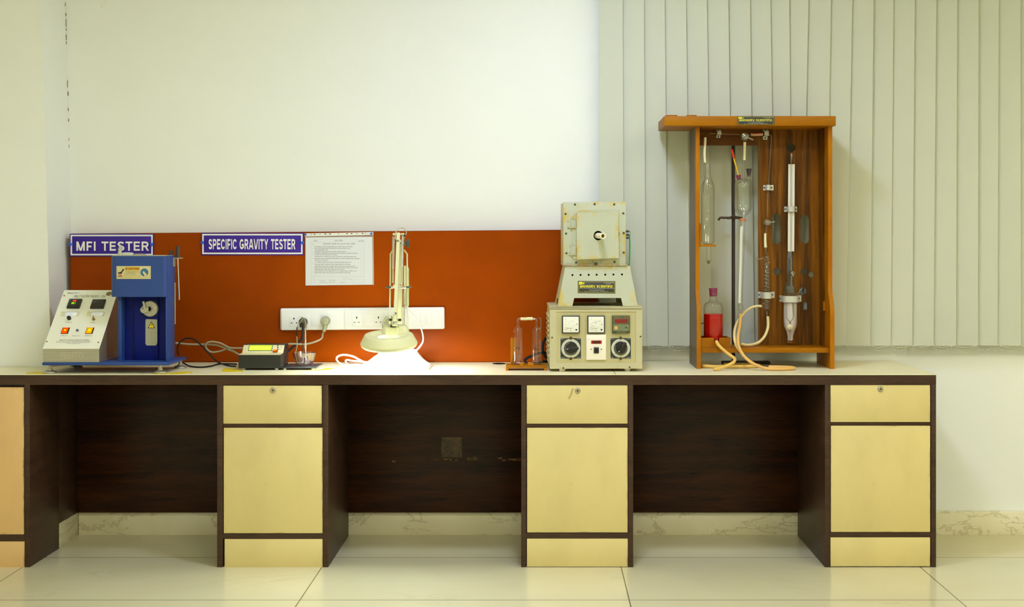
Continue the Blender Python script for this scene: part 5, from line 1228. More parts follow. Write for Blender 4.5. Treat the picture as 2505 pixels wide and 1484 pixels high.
for s in (0, 1):     # side plates with a notch at their foot
    a_, b_ = fp(s, fz0), fp(s, zt4); yb0, yb1 = 2 * (dB + D2 / 2) - a_.y, 2 * (dB + D2 / 2) - b_.y
    def sp_(v, z):
        t = (z - fz0) / (zt4 - fz0); xx = a_.x + (b_.x - a_.x) * t; y0_ = a_.y + (b_.y - a_.y) * t; y1_ = yb0 + (yb1 - yb0) * t
        return Vector((xx, y0_ + (y1_ - y0_) * v, z))
    sd = [sp_(0.01, fz0), sp_(.25, fz0), sp_(.25, zo - .008), sp_(.75, zo - .008), sp_(.75, fz0), sp_(.99, fz0), sp_(.99, zt4), sp_(.01, zt4)]
    m.prism(sd, (tk if s == 0 else -tk, 0, 0))
m.prism([fp(0, zt4), fp(1, zt4), Vector((tr, 2 * (dB + D2 / 2) - 5.118, zt4)), Vector((tl, 2 * (dB + D2 / 2) - 5.118, zt4))], (0, 0, -.003))
obj('stand', m, M['furn'], fu_, smooth=20)
nrm = axes(fp(0, fz0), (1, 0, 0), fp(0, zt4) - Vector((tl - bl, 0, 0)) - fp(0, fz0))
def on_front(px, py):
    dd = 5.10
    for _ in range(4): dd = dB + (5.118 - dB) * (Z(py, dd) - fz0) / (zt4 - fz0)
    return Vector((X(px, dd), dd, Z(py, dd)))
for k, px in enumerate((1400.5, 1420.5, 1440.5, 1460, 1481, 1501, 1522)):
    c = on_front(px, 672.5 - k * .25); m = MB(); m.cyl(c + Vector((0, -.0006, 0)), c + Vector((0, .003, 0)), .0042, n=16); obj('vent_hole', m, M['hole'], fu_)
# name plate on the stand
def nameplate(parent, place, aspect, big=True):
    """place: matrix of the plate (x right, z up, unit = metres), size w x h"""
    w_, h_, Mx = place; m = MB(); m.M = Mx
    m.box(0, w_, -.0010, -.0001, 0, h_, .0003); y = -.0012
    m.m = 1; t_ = h_ * .045; m.border(w_ * .016, w_ * .984, h_ * .055, h_ * .945, t_, y)
    m.m = 2; m.rect(w_ * .035, w_ * .12, h_ * .70, h_ * .91, y - .0002); m.block('MAHADEV SCIENTIFIC', w_ * .06, w_ * .935, h_ * .46, h_ * .655, y - .0002, .10); m.disc(w_ * .153, h_ * .80, h_ * .065, y - .0002, 16)
    m.m = 1; m.border(w_ * .125, w_ * .188, h_ * .69, h_ * .91, h_ * .012, y - .0002); m.block('M', w_ * .055, w_ * .10, h_ * .755, h_ * .855, y - .0004)
    m.m = 0; m.block('S', w_ * .143, w_ * .163, h_ * .765, h_ * .835, y - .0004)
    m.m = 3
    m.text('AN ISO CERTIFIED', w_ * .69, w_ * .965, h_ * .84, h_ * .885, y - .0002, .01); m.text('COMPANY', w_ * .75, w_ * .90, h_ * .745, h_ * .79, y - .0002, .01)
    m.text('MFRS. & SUPPLIERS : SCIENTIFIC & LABORATORY EQUIPMENTS', w_ * .04, w_ * .96, h_ * .375, h_ * .42, y - .0002, .012)
    m.text('E-mail : mahadevscientific@gmail.com', w_ * .29, w_ * .72, h_ * .29, h_ * .33, y - .0002, .01); m.text('Web : www.mahadevscientific.com', w_ * .31, w_ * .70, h_ * .21, h_ * .25, y - .0002, .01)
    m.text('Ph. : 0171-2000000, Mob. : 0-9800000000', w_ * .19, w_ * .81, h_ * .13, h_ * .17, y - .0002, .01)
    obj('name_plate', m, [M['nameplate'], M['olive'], M['yprint'], M['wprint']], parent)
p0, p1, p2 = on_front(1413.5, 716.5), on_front(1505.5, 717.5), on_front(1413.5, 686.5)
nameplate(fu_, ((p1 - p0).length, (p2 - p0).length, axes(p0, p1 - p0, p2 - p0)), 3)
# body
dF = 5.118; X0, X1 = X(1379, dF), X(1531, dF); Z0, Z1 = zt4 + .0005, Z(494, dF)
m = MB(); m.box(X0, X1, dF + .002, dF + .262, Z0, Z1 - .001, .001); obj('body', m, M['furn'], fu_)
m = MB(); m.box(X0 - .0005, X1 + .0005, dF, dF + .0035, Z0 + .0006, Z1, .0006); obj('front_plate', m, M['furn'], fu_)
fX = lambda p: X(p, dF); fZ = lambda p: Z(p, dF)
m = MB(); m.box(X0 - .003, X1 + .006, dF - .008, dF + .0005, Z0 + .0002, Z0 + .0045, .0005); obj('ledge', m, mat('rusty_ledge', lin(190, 178, 140), .5, col2=lin(150, 112, 60), vscale=30), fu_)
for px, py in ((1407, 500), (1455, 499), (1503, 499.5), (1384, 523), (1391, 541.5), (1391, 557), (1385, 571), (1394, 604.5), (1386, 619), (1394, 619.5), (1409.5, 641.5), (1504, 640.5), (1525.5, 521.5), (1526.5, 569.5), (1526.5, 617.5)):
    m = MB(); m.lathe((fX(px), dF, fZ(py)), [(.0047, 0), (.0044, -.0016), (.0024, -.0026), (0, -.0022)], 18, (0, 1, 0)); obj('bolt', m, M['screw'], fu_)
# door frame plate (corner cut), door, hinges
m = MB(); m.prism([(fX(x), dF - .004, fZ(y)) for x, y in ((1398, 530), (1414, 514.5), (1514, 512), (1517, 630), (1402, 633))], (0, .0038, 0)); obj('door_backing', m, M['furn'], fu_)
dd_ = dF - .030
dxx = lambda p: X(p, dd_); dzz = lambda p: Z(p, dd_)
hc_ = (dxx(1463.5), dzz(576)); hr = W(11.5, dd_)
door_o = [(dxx(1410.5), dzz(520.5)), (dxx(1512), dzz(519)), (dxx(1514), dzz(631)), (dxx(1411.5), dzz(634.5))]
m = MB(); m.holes(door_o, [[(hc_[0] + hr * math.cos(2 * math.pi * k / 32 + .05), hc_[1] + hr * math.sin(2 * math.pi * k / 32 + .05)) for k in range(32)]], dd_, dF - .0045); dr = obj('door', m, M['furn'], fu_, smooth=20)
m = MB(); m.cyl((hc_[0], dF - .006, hc_[1]), (hc_[0], dF - .0058, hc_[1]), hr + .001, n=24); obj('peephole', m, M['hole'], dr)
for za_, zb_ in ((558, 538), (624, 602)):
    m = MB(); m.box(fX(1389), fX(1398.5), dF - .0025, dF - .0002, fZ(za_ + .5), fZ(zb_), .0004); m.cyl((fX(1398.5), dF - .006, fZ(za_)), (fX(1398.5), dF - .006, fZ(zb_ - 3)), .0042, n=14); m.box(fX(1398.5), fX(1409), dF - .009, dF - .0062, fZ(za_), fZ(zb_ + 1), .0004); obj('hinge', m, M['furn'], dr)
m = MB(); xk = fX(1458); m.lathe((xk, dF - .012, Z0 + .009), [(.005, -.004), (.0065, 0), (.005, .004), (0, .005)], 16); m.line(fX(1446), fZ(633), fX(1452), fZ(641), .0012, dF - .0004); m.line(fX(1478), fZ(633), fX(1468), fZ(641), .0012, dF - .0004); obj('latch', m, M['screw'], fu_)
m = MB(); m.cyl((fX(1514) , dF - .012, fZ(572)), (fX(1514.8), dF - .012, fZ(572)), .006, n=16); obj('door_stud', m, mat('brown_stud', lin(96, 56, 24), .5), fu_)
# ceramic tube through the door, pointing a little to the right
a0 = Vector((hc_[0] - .004, dF - .0075, hc_[1])); a1 = Vector((X(1474.5, dF - .085), dF - .085, Z(577, dF - .085)))
m = MB(); ax_ = (a1 - a0); Lh = ax_.length; m.lathe(a0, [(.0, .002), (.0118, 0.002), (.0122, Lh), (.0082, Lh), (.0080, .01), (0, .01)], 28, ax_); m.m = 1; m.lathe(a0, [(.0081, Lh - .012), (0, Lh - .013)], 20, ax_); obj('ceramic_tube', m, [M['ceramic'], mat('tube_bore', lin(104, 82, 50), .8)], fu_)
# terminal block and green lead on the right-hand side
tb = MB(); tb.box(X1 + .0004, X1 + .0075, dF + .06, dF + .085, fZ(586), fZ(567), .0005); obj('terminal_plate', tb, M['alu'], fu_)
for py in (565.5, 574, 581.5):
    m = MB(); x_ = X1 + .0076; z_ = fZ(py)
    for q in range(4): m.cyl((x_ + .0035 * q, dF + .07, z_), (x_ + .0035 * q + .0024, dF + .07, z_), .0058 if q % 2 == 0 else .0042, n=14)
    m.cyl((X1 + .0003, dF + .07, z_), (x_ + .016, dF + .07, z_), .0022, n=10); obj('terminal', m, M['screw'], fu_)
m = MB(); x_ = X1 + .024; m.tube([(x_ - .003, dF + .07, fZ(565)), (x_ + .003, dF + .07, fZ(569)), (x_ + .0015, dF + .07, fZ(577)), (x_, dF + .07, fZ(582))], .0011, 8)
m.tube([(x_ - .003, dF + .070, fZ(575)), (x_, dF + .07, fZ(583)), (x_ + .001, dF + .07, fZ(605)), (x_, dF + .07, fZ(630)), (x_ - .002, dF + .07, fZ(645)), (x_ - .006, dF + .074, fZ(660))], .0026, 10); obj('green_lead', m, M['green'], fu_)
# ================================================================== wooden glassware cabinet
wcab = thing('glassware_cabinet', 'tall open orange wooden cabinet with overhanging top plank, standing on the bench before the blind', 'cabinet', (X(1870, 5.3), 5.29, TOP))
fu0, fl0, bk = 5.238, 5.198, 5.452          # front edges (upper, lower) and back
lx0, lx1 = X(1704.5, fl0), X(1714.6, fl0); rx0, rx1 = X(2031, fl0), X(2041.5, fl0)
zt5 = Z(309, 5.22)
def sideprof():
    pts = [(bk, TOP + .0005), (fl0, TOP + .0005), (fl0, Z(762, 5.2))]
    for k in range(1, 9):
        t = k / 9; s_ = t * t * (3 - 2 * t); pts.append((fl0 + (fu0 - fl0) * s_, Z(762 - 62 * t, 5.22)))
    pts += [(fu0, Z(698, 5.23)), (fu0, zt5), (bk, zt5)]; return pts
for nm, a, b in (('l', lx0, lx1), ('r', rx0, rx1)):
    m = MB(); m.prism([(a, y, z) for y, z in sideprof()], (b - a, 0, 0))
    # front edge shows the orange wood, left outer face a grey-brown with its shade painted in
    o = obj('side_panel', m, [M['orangewood'], M['sidewood'] if nm == 'l' else M['orangewood']], wcab, smooth=20)
    for p in o.data.polygons:
        if p.normal.x < -.9: p.material_index = 1
if True:
    m = MB(); y0 = 5.190; m.box(X(1625, y0), X(2045, y0), y0, bk, zt5, Z(283.5, y0), .0015); obj('top_plank', m, M['orangewoodx'], wcab)
for a, b in ((1628, 1657), (1680, 1704)):
    m = MB(); m.box(X(a, 5.21), X(b, 5.21), 5.205, 5.26, Z(283.5, 5.19) + .0002, Z(283.5, 5.19) + .0062, .001); obj('top_block', m, M['orangewoodx'], wcab)
m = MB(); m.box(lx1, rx0, 5.206, 5.384, Z(862.5, 5.206), Z(851, 5.206), .001); obj('shelf', m, M['orangewoodx'], wcab)
shz = Z(851, 5.206)
BP = 5.372      # face of the back panel
bX = lambda p: X(p, BP); bZ = lambda p: Z(p, BP)
def circ(px, py, r, n=24): return [(bX(px) + W(r, BP) * math.cos(2 * math.pi * k / n + .02), bZ(py) + W(r, BP) * math.sin(2 * math.pi * k / n + .02)) for k in range(n)]
def oval(px, py0, py1, r, n=12):
    out = []
    for k in range(n + 1): a = math.pi * k / n; out.append((bX(px) + W(r, BP) * math.cos(a), bZ(py0 + r) + W(r, BP) * math.sin(a)))
    for k in range(n + 1): a = math.pi + math.pi * k / n; out.append((bX(px) + W(r, BP) * math.cos(a), bZ(py1 - r) + W(r, BP) * math.sin(a)))
    return out
holes_ = [oval(1899.5, 522, 597, 11), oval(1969, 525, 596, 11.3), circ(1901, 664, 9), circ(1967, 664, 8.2), circ(1985, 671, 7.2), circ(1964.5, 711.5, 9.5),
          [(bX(a), bZ(b)) for a, b in ((1965, 740), (1976, 739), (1976, 757), (1965, 757.5))],
          circ(1935.5, 361.5, 10.5),
          [(bX(a), bZ(b)) for a, b in ((1931, 376), (1939, 376), (1939, 404), (1931, 404))],
          [(bX(a), bZ(b)) for a, b in ((1928, 612), (1939, 612), (1940.5, 637), (1940.5, 690), (1944, 702), (1946, 716), (1917, 716), (1920, 702), (1926, 686), (1926, 637))]]
m = MB(); m.holes([(bX(1855.5), shz + .0003), (rx0, shz + .0003), (rx0, zt5), (bX(1855.5), zt5)], holes_, BP, BP + .012); obj('back_panel', m, M['walnut'], wcab, smooth=20)
m = MB(); m.box(lx1, bX(1855.5), BP, BP + .012, bZ(355.5), zt5); obj('back_rail', m, M['walnutx'], wcab)
m = MB(); m.box(rx0 - .008, rx0 - .0003, 5.30, BP - .0003, shz + .0003, zt5 - .0003); obj('corner_fillet', m, M['walnut'], wcab)
m = MB(); yb_ = 5.222; m.box(lx1 + .0003, X(1751, yb_), yb_, yb_ + .085, Z(603, yb_), Z(597.5, yb_), .0008); m.box(lx1 + .0003, lx1 + .005, yb_ + .01, yb_ + .075, Z(597.5, yb_), Z(546, yb_)); br = obj('bottle_bracket', m, M['orangewoodx'], wcab)
ts = 5.214; tz1 = Z(826, ts)
m = MB(); a, b = lx1 + .0006, X(1787.5, ts)
m.holes([(a, shz + .0004), (b, shz + .0004), (b, tz1), (X(1760, ts), tz1), (X(1759, ts), Z(834, ts)), (X(1755, ts), Z(838, ts)), (X(1750, ts), Z(838.5, ts)), (X(1747, ts), Z(835, ts)), (X(1746.5, ts), tz1), (a, tz1)], [], ts, ts + .010)
m.box(a, b, ts + .100, ts + .110, shz + .0004, tz1); m.box(a, a + .009, ts + .0102, ts + .0998, shz + .0004, tz1); m.box(b - .010, b, ts + .0102, ts + .0998, shz + .0004, tz1); obj('bottle_tray', m, M['orangewoodx'], wcab, smooth=20)
m = MB(); m.box(lx1 + .0003, X(1722, 5.33), 5.328, 5.331, Z(791.5, 5.33), Z(789.5, 5.33)); obj('nail', m, M['iron'], wcab)
m = MB(); m.box(rx0 - .0085, rx0 - .0003, 5.29, 5.296, Z(760, 5.29), Z(737, 5.29)); obj('side_stop', m, M['orangewood'], wcab)
# clips: two flanges with dark screws and a raised saddle, (px0,py0)-(px1,py1), horizontal or vertical
def clip(px0, py0, px1, py1, raised, vertical=False, wide=None, y=BP, slot=None):
    m = MB(); a, b, c, e = X(px0, y), X(px1, y), Z(py1, y), Z(py0, y); h = raised
    if vertical:
        zc0, zc1 = c + (e - c) * .30, c + (e - c) * .70
        m.box(a, b, y - .0016, y - .0003, c, zc0); m.box(a, b, y - .0016, y - .0003, zc1, e); m.box(a + .0005, b + .0006, y - h, y - h + .0014, zc0 - .002, zc1 + .002)
        m.box(a + .0004, b, y - h, y - .0005, zc0 - .0014, zc0); m.box(a + .0004, b, y - h, y - .0005, zc1, zc1 + .0014)
        sc = (((a + b) / 2, (c + zc0) / 2), ((a + b) / 2, (e + zc1) / 2))
    else:
        f0, f1 = wide or (.3, .7); xc0, xc1 = a + (b - a) * f0, a + (b - a) * f1
        m.box(a, xc0, y - .0016, y - .0003, c, e); m.box(xc1, b, y - .0016, y - .0003, c, e)
        n = 10; pr_ = [(xc0 + (xc1 - xc0) * (1 - math.cos(math.pi * k / n)) / 2, y - .0009 - h * max(math.sin(math.pi * k / n), 0) ** .3) for k in range(n + 1)]
        pi_ = [(xc0 + (xc1 - xc0) * .04 + (p - xc0) * .92, q + .0014) for p, q in pr_]
        vs = [(p, q, z) for z in (c, e) for row in (pr_, pi_) for p, q in row]; w_ = n + 1; fs = []
        for k in range(n):
            fs += [(k, k + 1, w_ + k + 1, w_ + k), (2 * w_ + k, 2 * w_ + k + 1, 3 * w_ + k + 1, 3 * w_ + k), (k, k + 1, 2 * w_ + k + 1, 2 * w_ + k), (w_ + k, w_ + k + 1, 3 * w_ + k + 1, 3 * w_ + k)]
        for k in (0, n): fs.append((k, w_ + k, 3 * w_ + k, 2 * w_ + k))
        m.add(vs, fs)
        sc = (((a + xc0) / 2, (c + e) / 2), ((b + xc1) / 2, (c + e) / 2))
    m.m = 1
    for sx_, sz_ in sc: m.lathe((sx_, y - .0016, sz_), [(.0036, 0), (.003, -.0014), (0, -.0018)], 14, (0, 1, 0))
    obj('clip', m, [M['alu'], M['iron']], wcab)
clip(1752.5, 315.5, 1762, 337, .030, True); clip(1866.5, 314, 1877, 341.5, .032, True)
clip(1867, 452.5, 1892, 465.5, .027, wide=(.2, .64)); clip(1918.5, 505, 1949.5, 518, .036, wide=(.16, .79)); clip(1854.5, 713, 1894.5, 728.5, .066, wide=(.115, .73)); clip(1907, 722, 1960, 737.5, .074, wide=(.03, .80))
m = MB(); yq = 5.190 - .0002; p0 = Vector((X(1803.5, yq), yq, Z(305.5, yq)))
nameplate(wcab, (X(1894.5, yq) - p0.x, Z(284.2, yq) - p0.z, Matrix.Translation(p0)), 3)

# ------------------------------------------------------------------ retort stand behind the cabinet, with clamp
RS = 5.418
rs = thing('retort_stand', 'dark iron retort stand rod behind the cabinet with a rusty clamp on the burette', 'retort stand', (X(1794, RS), RS, TOP))
m = MB(); m.cyl((X(1794, RS), RS, TOP + .011), (X(1794, RS), RS, Z(323, RS)), W(4.2, RS), n=18); obj('rod', m, M['iron'], rs)
m = MB(); m.box(X(1794, RS) - .05, X(1794, RS) + .16, RS - .018, RS + .031, TOP + .0005, TOP + .0112, .003); obj('foot_plate', m, M['iron'], rs)
BU = 5.322; bu = lambda p: X(p, BU); bz = lambda p: Z(p, BU)
m = MB(); c = P(1794, 531.5, RS)
m.sphere(c + Vector((0, -.006, 0)), .0125, .9, 16, 10)
m.tube([c + Vector((0, -.012, 0)), P(1803, 532, 5.38), P(1811, 533, BU + .022), P(1817.5, 533, BU + .0200)], [.0075, .0048], 12); m.tube([c + Vector((-.004, 0, 0)), P(1782, 533, RS - .004), P(1774, 532, RS - .006), P(1769, 533, RS - .006)], [.006, .0062, .0045, .006], 12, curved=False)
m.tube([P(1770, 532, RS - .006), P(1762, 532.5, RS - .006), P(1758.5, 536.5, RS - .006)], [.0055, .0048], 12); m.sphere(P(1758.5, 537, RS - .006), .0062, .7, 12, 8)
obj('clamp', m, M['rust'], rs)
m = MB(); n = 14; cc = (bu(1817.2), BU)
m.lathe((cc[0], cc[1], bz(541)), [(.0113, 0), (.0140, 0), (.0140, W(7.5, BU)), (.0113, W(7.5, BU)), (.0113, 0)], 24); obj('clamp_ring', m, mat('cork_jaw', lin(178, 120, 78), .6), rs)

# ------------------------------------------------------------------ jacketed burette
bt = thing('jacketed_burette', 'long graduated glass burette with wide bulb at its top, held by the rusty clamp', 'burette', (bu(1815), BU, bz(765)))
def at(px, py, d=BU): return Vector((X(px, d), d, Z(py, d)))
xb_ = bu(1818.3)
m = MB(); rj = W(21.3, BU)
m.lathe((xb_, BU, 0), [(W(4.6, BU), bz(531.5)), (W(6, BU), bz(528)), (W(12, BU), bz(523.5)), (W(18, BU), bz(517.5)), (W(20.6, BU), bz(511)), (rj, bz(506)), (rj, bz(449)), (W(20.4, BU), bz(444.5)), (W(17.5, BU), bz(440.5)), (W(10, BU), bz(437.5)), (W(4.5, BU), bz(436))], 44); obj('jacket', m, M['glass'], bt)
m = MB(); ri = W(16.5, BU); m.lathe((xb_ + .001, BU, 0), [(W(4, BU), bz(526)), (W(7, BU), bz(519)), (W(15, BU), bz(514.5)), (ri, bz(511.5)), (ri, bz(452)), (W(15.5, BU), bz(448)), (W(10, BU), bz(444.5)), (W(4.5, BU), bz(442)), (W(3.2, BU), bz(438)), (W(2.6, BU), bz(432)), (W(2.6, BU), bz(398)), (W(3.6, BU), bz(394)), (W(3.0, BU), bz(391))], 36); obj('bulb', m, M['glass'], bt)
for px0, py0, px1, py1, r_ in ((1811, 441, 1806.5, 432, 4.2), (1831, 443, 1832, 427, 4.4)):
    m = MB(); m.cyl(at(px0, py0), at(px1, py1), W(r_, BU), n=20, caps=False); m.torus(at(px1, py1), W(r_, BU), W(.7, BU), at(px1, py1) - at(px0, py0), 20, 6); obj('neck', m, M['glass'], bt)
m = MB(); m.tube([at(1817.5, 528), at(1815, 620), at(1812, 700), at(1811, 749)], W(5.6, BU), 20, steps=6, closed_ends=False); obj('tube', m, M['glass'], bt)
m = MB(); m.lathe((bu(1811), BU, 0), [(W(5.6, BU), bz(747)), (W(7.5, BU), bz(751)), (W(7.2, BU), bz(756)), (W(3.6, BU), bz(761)), (W(2.6, BU), bz(765)), (W(2.6, BU), bz(772))], 24); obj('tip', m, M['glass'], bt)
m = MB(); yy = BU + W(2.5, BU)
q = [(bu(1811), bz(553)), (bu(1817.4), bz(553)), (bu(1812.6), bz(741)), (bu(1806.4), bz(741))]
m.prism([(a, yy, b) for a, b in q], (0, .0008, 0)); m.m = 1
for k in range(58):
    t = (k + 1) / 60; xl = q[0][0] + (q[3][0] - q[0][0]) * t; z = q[0][1] + (q[3][1] - q[0][1]) * t; wd = W(6.2, BU)
    m.rect(xl + wd * (.45 if k % 5 == 0 else .68), xl + wd * .97, z - .0003, z + .0003, yy - .0003)
obj('scale_strip', m, [M['scale'], mat('scale_ink', lin(120, 124, 112), .7)], bt)
def stopper(px, py, px2, py2, r0, r1, m_, label, d=BU, top=True):
    m = MB(); a, b = at(px, py, d), at(px2, py2, d); m.cyl(a, b, W(r0, d), W(r1, d), 24); return tag(obj('rubber_stopper', m, M[m_]), label, 'stopper', 'rubber stoppers in the glassware')
stopper(1808, 439.5, 1806.2, 428, 4.0, 6.0, 'purplestop', 'small purple rubber stopper with a yellow thermometer through it')
stopper(1832, 431, 1832.2, 412.5, 3.6, 6.4, 'darkstop', 'black rubber stopper on the right neck of the jacketed burette')
th = thing('thermometer', 'slanting yellow thermometer with red cap above the jacketed burette', 'thermometer', at(1806, 430))
m = MB(); m.tube([at(1806.0, 427.4), at(1794.5, 385)], W(2.0, BU), 12, curved=False); obj('stem', m, M['yellowrod'], th)
m = MB(); m.tube([at(1795.3, 387.5), at(1793, 378), at(1789.8, 366.5), at(1789.4, 365)], [W(2.2, BU), W(2.9, BU), W(2.5, BU), W(1.4, BU)], 14, curved=False); obj('cap', m, M['red'], th)

# ------------------------------------------------------------------ absorption vessel on the little bracket
AV = 5.262; av = lambda p: X(p, AV); az = lambda p: Z(p, AV)
ab = thing('absorption_bottle', 'tall clear glass bottle on the small wooden bracket inside the cabinet', 'bottle', (av(1730.5, ), AV, Z(597.5, 5.222)))
zb_ = Z(597.5, 5.222) + .0004; xa = av(1731.5)
m = MB(); r_ = W(16.2, AV)
m.lathe((xa, AV, 0), [(0, zb_ + .001), (W(8, AV), zb_), (W(13, AV), zb_ + .003), (r_, zb_ + .012), (r_, az(470)), (W(15.8, AV), az(455)), (W(13, AV), az(446)), (W(8, AV), az(436)), (W(6.5, AV), az(428)), (W(6, AV), az(402)), (W(7, AV), az(400))], 40); obj('body', m, M['glass'], ab)
m = MB(); m.tube([(av(1720.5), AV, az(437)), (av(1717.5), AV, az(428)), (av(1717), AV, az(400))], W(3.6, AV), 14); obj('side_neck', m, M['glass'], ab)
m = MB(); m.tube([(av(1724.5), AV, az(392)), (av(1725.2), AV, az(430)), (av(1726.5), AV, az(447)), (av(1727), AV, az(475))], W(2.2, AV), 12); m.lathe((av(1726.5), AV, 0), [(W(3, AV), az(478)), (W(6.4, AV), az(468)), (W(6.6, AV), az(446)), (W(3, AV), az(440))], 22); obj('inlet_tube', m, M['glassthin'], ab)
m = MB(); m.lathe((av(1732), AV, 0), [(0, az(567)), (W(2.6, AV), az(564)), (W(1.2, AV), az(561)), (W(3.0, AV), az(555)), (0, az(550))], 16); obj('float', m, M['glass'], ab)
yt_ = AV - .002; m = MB(); zb2 = Z(603, 5.222) - .0006; m.tube([(X(1733.5, yt_), yt_, zb2), (X(1733.5, yt_), yt_, Z(640, yt_))], W(5.4, yt_), 20, curved=False, closed_ends=False); m.m = 1; m.lathe((X(1733.5, yt_), yt_, Z(644, yt_)), [(0, -.003), (W(3, yt_), 0), (W(4.6, yt_), .010), (W(3, yt_), .013), (0, .013)], 18)
obj('drain_tube', m, [M['glass'], mat('brown_plug', lin(110, 96, 48), .6)], ab)
# pale hoses at the top
m = MB(); m.tube([(X(1725.2, 5.29), 5.29, Z(337, 5.29)), (X(1724.6, 5.28), 5.28, Z(352, 5.28)), (X(1723.2, 5.27), 5.27, Z(375, 5.27)), (av(1724.4), AV, az(398))], [W(3.3, 5.28), W(2.7, 5.28), W(2.5, 5.28), W(2.8, 5.28), W(3.2, 5.28)], 14); tag(obj('hose', m, M['latexp']), 'pale rubber hose leading down from the top glass tube to the tall glass bottle', 'hose')
m = MB(); m.tube([at(1821.8, 347.5), at(1821.3, 370), at(1820.6, 391.5)], [W(3.5, BU), W(3.0, BU), W(3.3, BU)], 14); tag(obj('hose', m, M['latexp']), 'short pale rubber hose between the top stopcock and the jacketed burette', 'hose')

# ------------------------------------------------------------------ glass manifold with the two stopcocks
MF = 5.355; mf = lambda px, py, d=MF: Vector((X(px, d), d, Z(py, d)))
gm = thing('glass_manifold', 'bent glass capillary tube with round stopcock along the top of the cabinet', 'glass tube', mf(1820, 340))
m = MB(); m.tube([mf(1725.2, 341, 5.29), mf(1725.4, 333, 5.295), mf(1727.5, 327.5, 5.32), mf(1734, 327, MF), mf(1757, 327.3, MF - .004), mf(1812, 329.5, MF)], W(1.3, MF), 10); m.tube([mf(1834, 329.2), mf(1838, 329)], W(1.6, MF), 10, curved=False); m.tube([mf(1864, 329.3), mf(1880, 329.5), mf(1885.5, 331.5), mf(1887, 337), mf(1885.5, 365), mf(1882, 420), mf(1879.5, 459, MF - .002), mf(1877.5, 500), mf(1876.8, 530)], W(1.9, MF), 10); obj('tube', m, M['glassthin'], gm)
def stopcock(parent, px, py, r, d, ang, L_, big=True):
    m = MB(); c = Vector((X(px, d), d, Z(py, d))); rr_ = W(r, d); ax_ = (0, 1, 0)
    m.lathe(c, [(0, -.019), (rr_ * .72, -.018), (rr_ * .98, -.011), (rr_, 0), (rr_ * .98, .008), (rr_ * .8, .012), (0, .013)], 30, ax_)
    e = c + Vector((math.cos(ang) * W(L_, d), -.012, math.sin(ang) * W(L_, d))); m.tube([c + Vector((0, -.012, 0)), e], [rr_ * .30, rr_ * .22], 12, curved=False)
    m.tube([c + Vector((-rr_ * .5, -.0185, -rr_ * .55)), c + Vector((rr_ * .35, -.0185, rr_ * .05))], rr_ * .09, 8, curved=False)
    obj('stopcock', m, glass('frosted_stopcock', (.80, .80, .74, 1), (.5, .5, .44, 1), .45, .22) if 'frosted_stopcock' not in MATS else MATS['frosted_stopcock'], parent)
stopcock(gm, 1822, 333.5, 11.5, MF - .012, R(-25), 22)
m = MB(); m.tube([mf(1822, 345, 5.342), mf(1821.9, 350, 5.325)], W(2.0, MF), 10, curved=False); obj('outlet', m, M['glassthin'], gm)
m = MB(); m.tube([mf(1837, 329), mf(1850, 328.8), mf(1866, 328)], W(3.6, MF), 12); m.m = 1; m.tube([mf(1840, 326.8, MF - .006), mf(1864, 326.2, MF - .006)], W(.9, MF), 8, curved=False); tag(obj('rubber_sleeve', m, [mat('pinkish_rubber', lin(214, 176, 140), .5), mat('red_stripe', lin(190, 50, 34), .5)]), 'pinkish rubber sleeve with a red stripe on the top glass tube', 'hose')
stopcock(gm, 1877, 543.5, 10, MF - .010, R(4), 17)
m = MB(); m.tube([mf(1875.5, 553), mf(1874, 562), mf(1872.3, 578)], W(2.0, MF), 10); obj('outlet', m, M['glassthin'], gm)
CD = 5.332; cd = lambda px, py, d=CD: Vector((X(px, d), d, Z(py, d)))
m = MB(); m.tube([mf(1872, 571), mf(1872, 588, 5.348), cd(1872.8, 605.5, 5.342)], [W(3.0, MF), W(3.6, MF)], 14); tag(obj('rubber_sleeve', m, M['latexp']), 'short pale rubber sleeve above the spiral condenser', 'hose')
# ------------------------------------------------------------------ spiral condenser
sc_ = thing('spiral_condenser', 'small glass condenser with inner spiral, clipped to the brown back panel', 'condenser', cd(1875, 762))
xc = X(1875.5, CD); rz = lambda p: Z(p, CD); rr_ = W(10.2, CD)
m = MB(); m.lathe((xc, CD, 0), [(W(2.2, CD), rz(765)), (W(3, CD), rz(762)), (W(8, CD), rz(758)), (rr_, rz(752)), (rr_, rz(633)), (W(8.5, CD), rz(627)), (W(4, CD), rz(622)), (W(2.2, CD), rz(619))], 34); obj('jacket', m, M['glass'], sc_)
m = MB(); pts = []
for k in range(150):
    t = k / 149; a = t * 2 * math.pi * 11.5; pts.append((xc + W(6.0, CD) * math.cos(a), CD + W(6.0, CD) * math.sin(a), rz(642 + t * 100)))
m.tube(pts, W(1.9, CD), 8, curved=False); obj('spiral', m, glass('spiral_glass', (.86, .86, .80, 1), (.6, .6, .54, 1), .6, .16), sc_)
m = MB(); m.tube([cd(1873, 606), cd(1874, 615), (xc, CD, rz(621))], W(2.0, CD), 10); obj('inlet_tube', m, M['glassthin'], sc_); m = MB(); m.tube([(xc, CD, rz(763)), cd(1877, 775)], W(2.3, CD), 10, curved=False); obj('outlet_tube', m, M['glassthin'], sc_); m = MB(); m.tube([(xc - rr_ * .8, CD, rz(631)), cd(1858, 634), cd(1853, 632.5), cd(1848, 633)], [W(3, CD), W(2.2, CD), W(3, CD), W(2.4, CD)], 12, curved=False); obj('side_arm', m, M['glassthin'], sc_); m = MB(); m.tube([(xc - rr_ * .9, CD, rz(750)), cd(1862, 748.5)], W(2.8, CD), 12, curved=False); obj('side_arm', m, M['glassthin'], sc_)

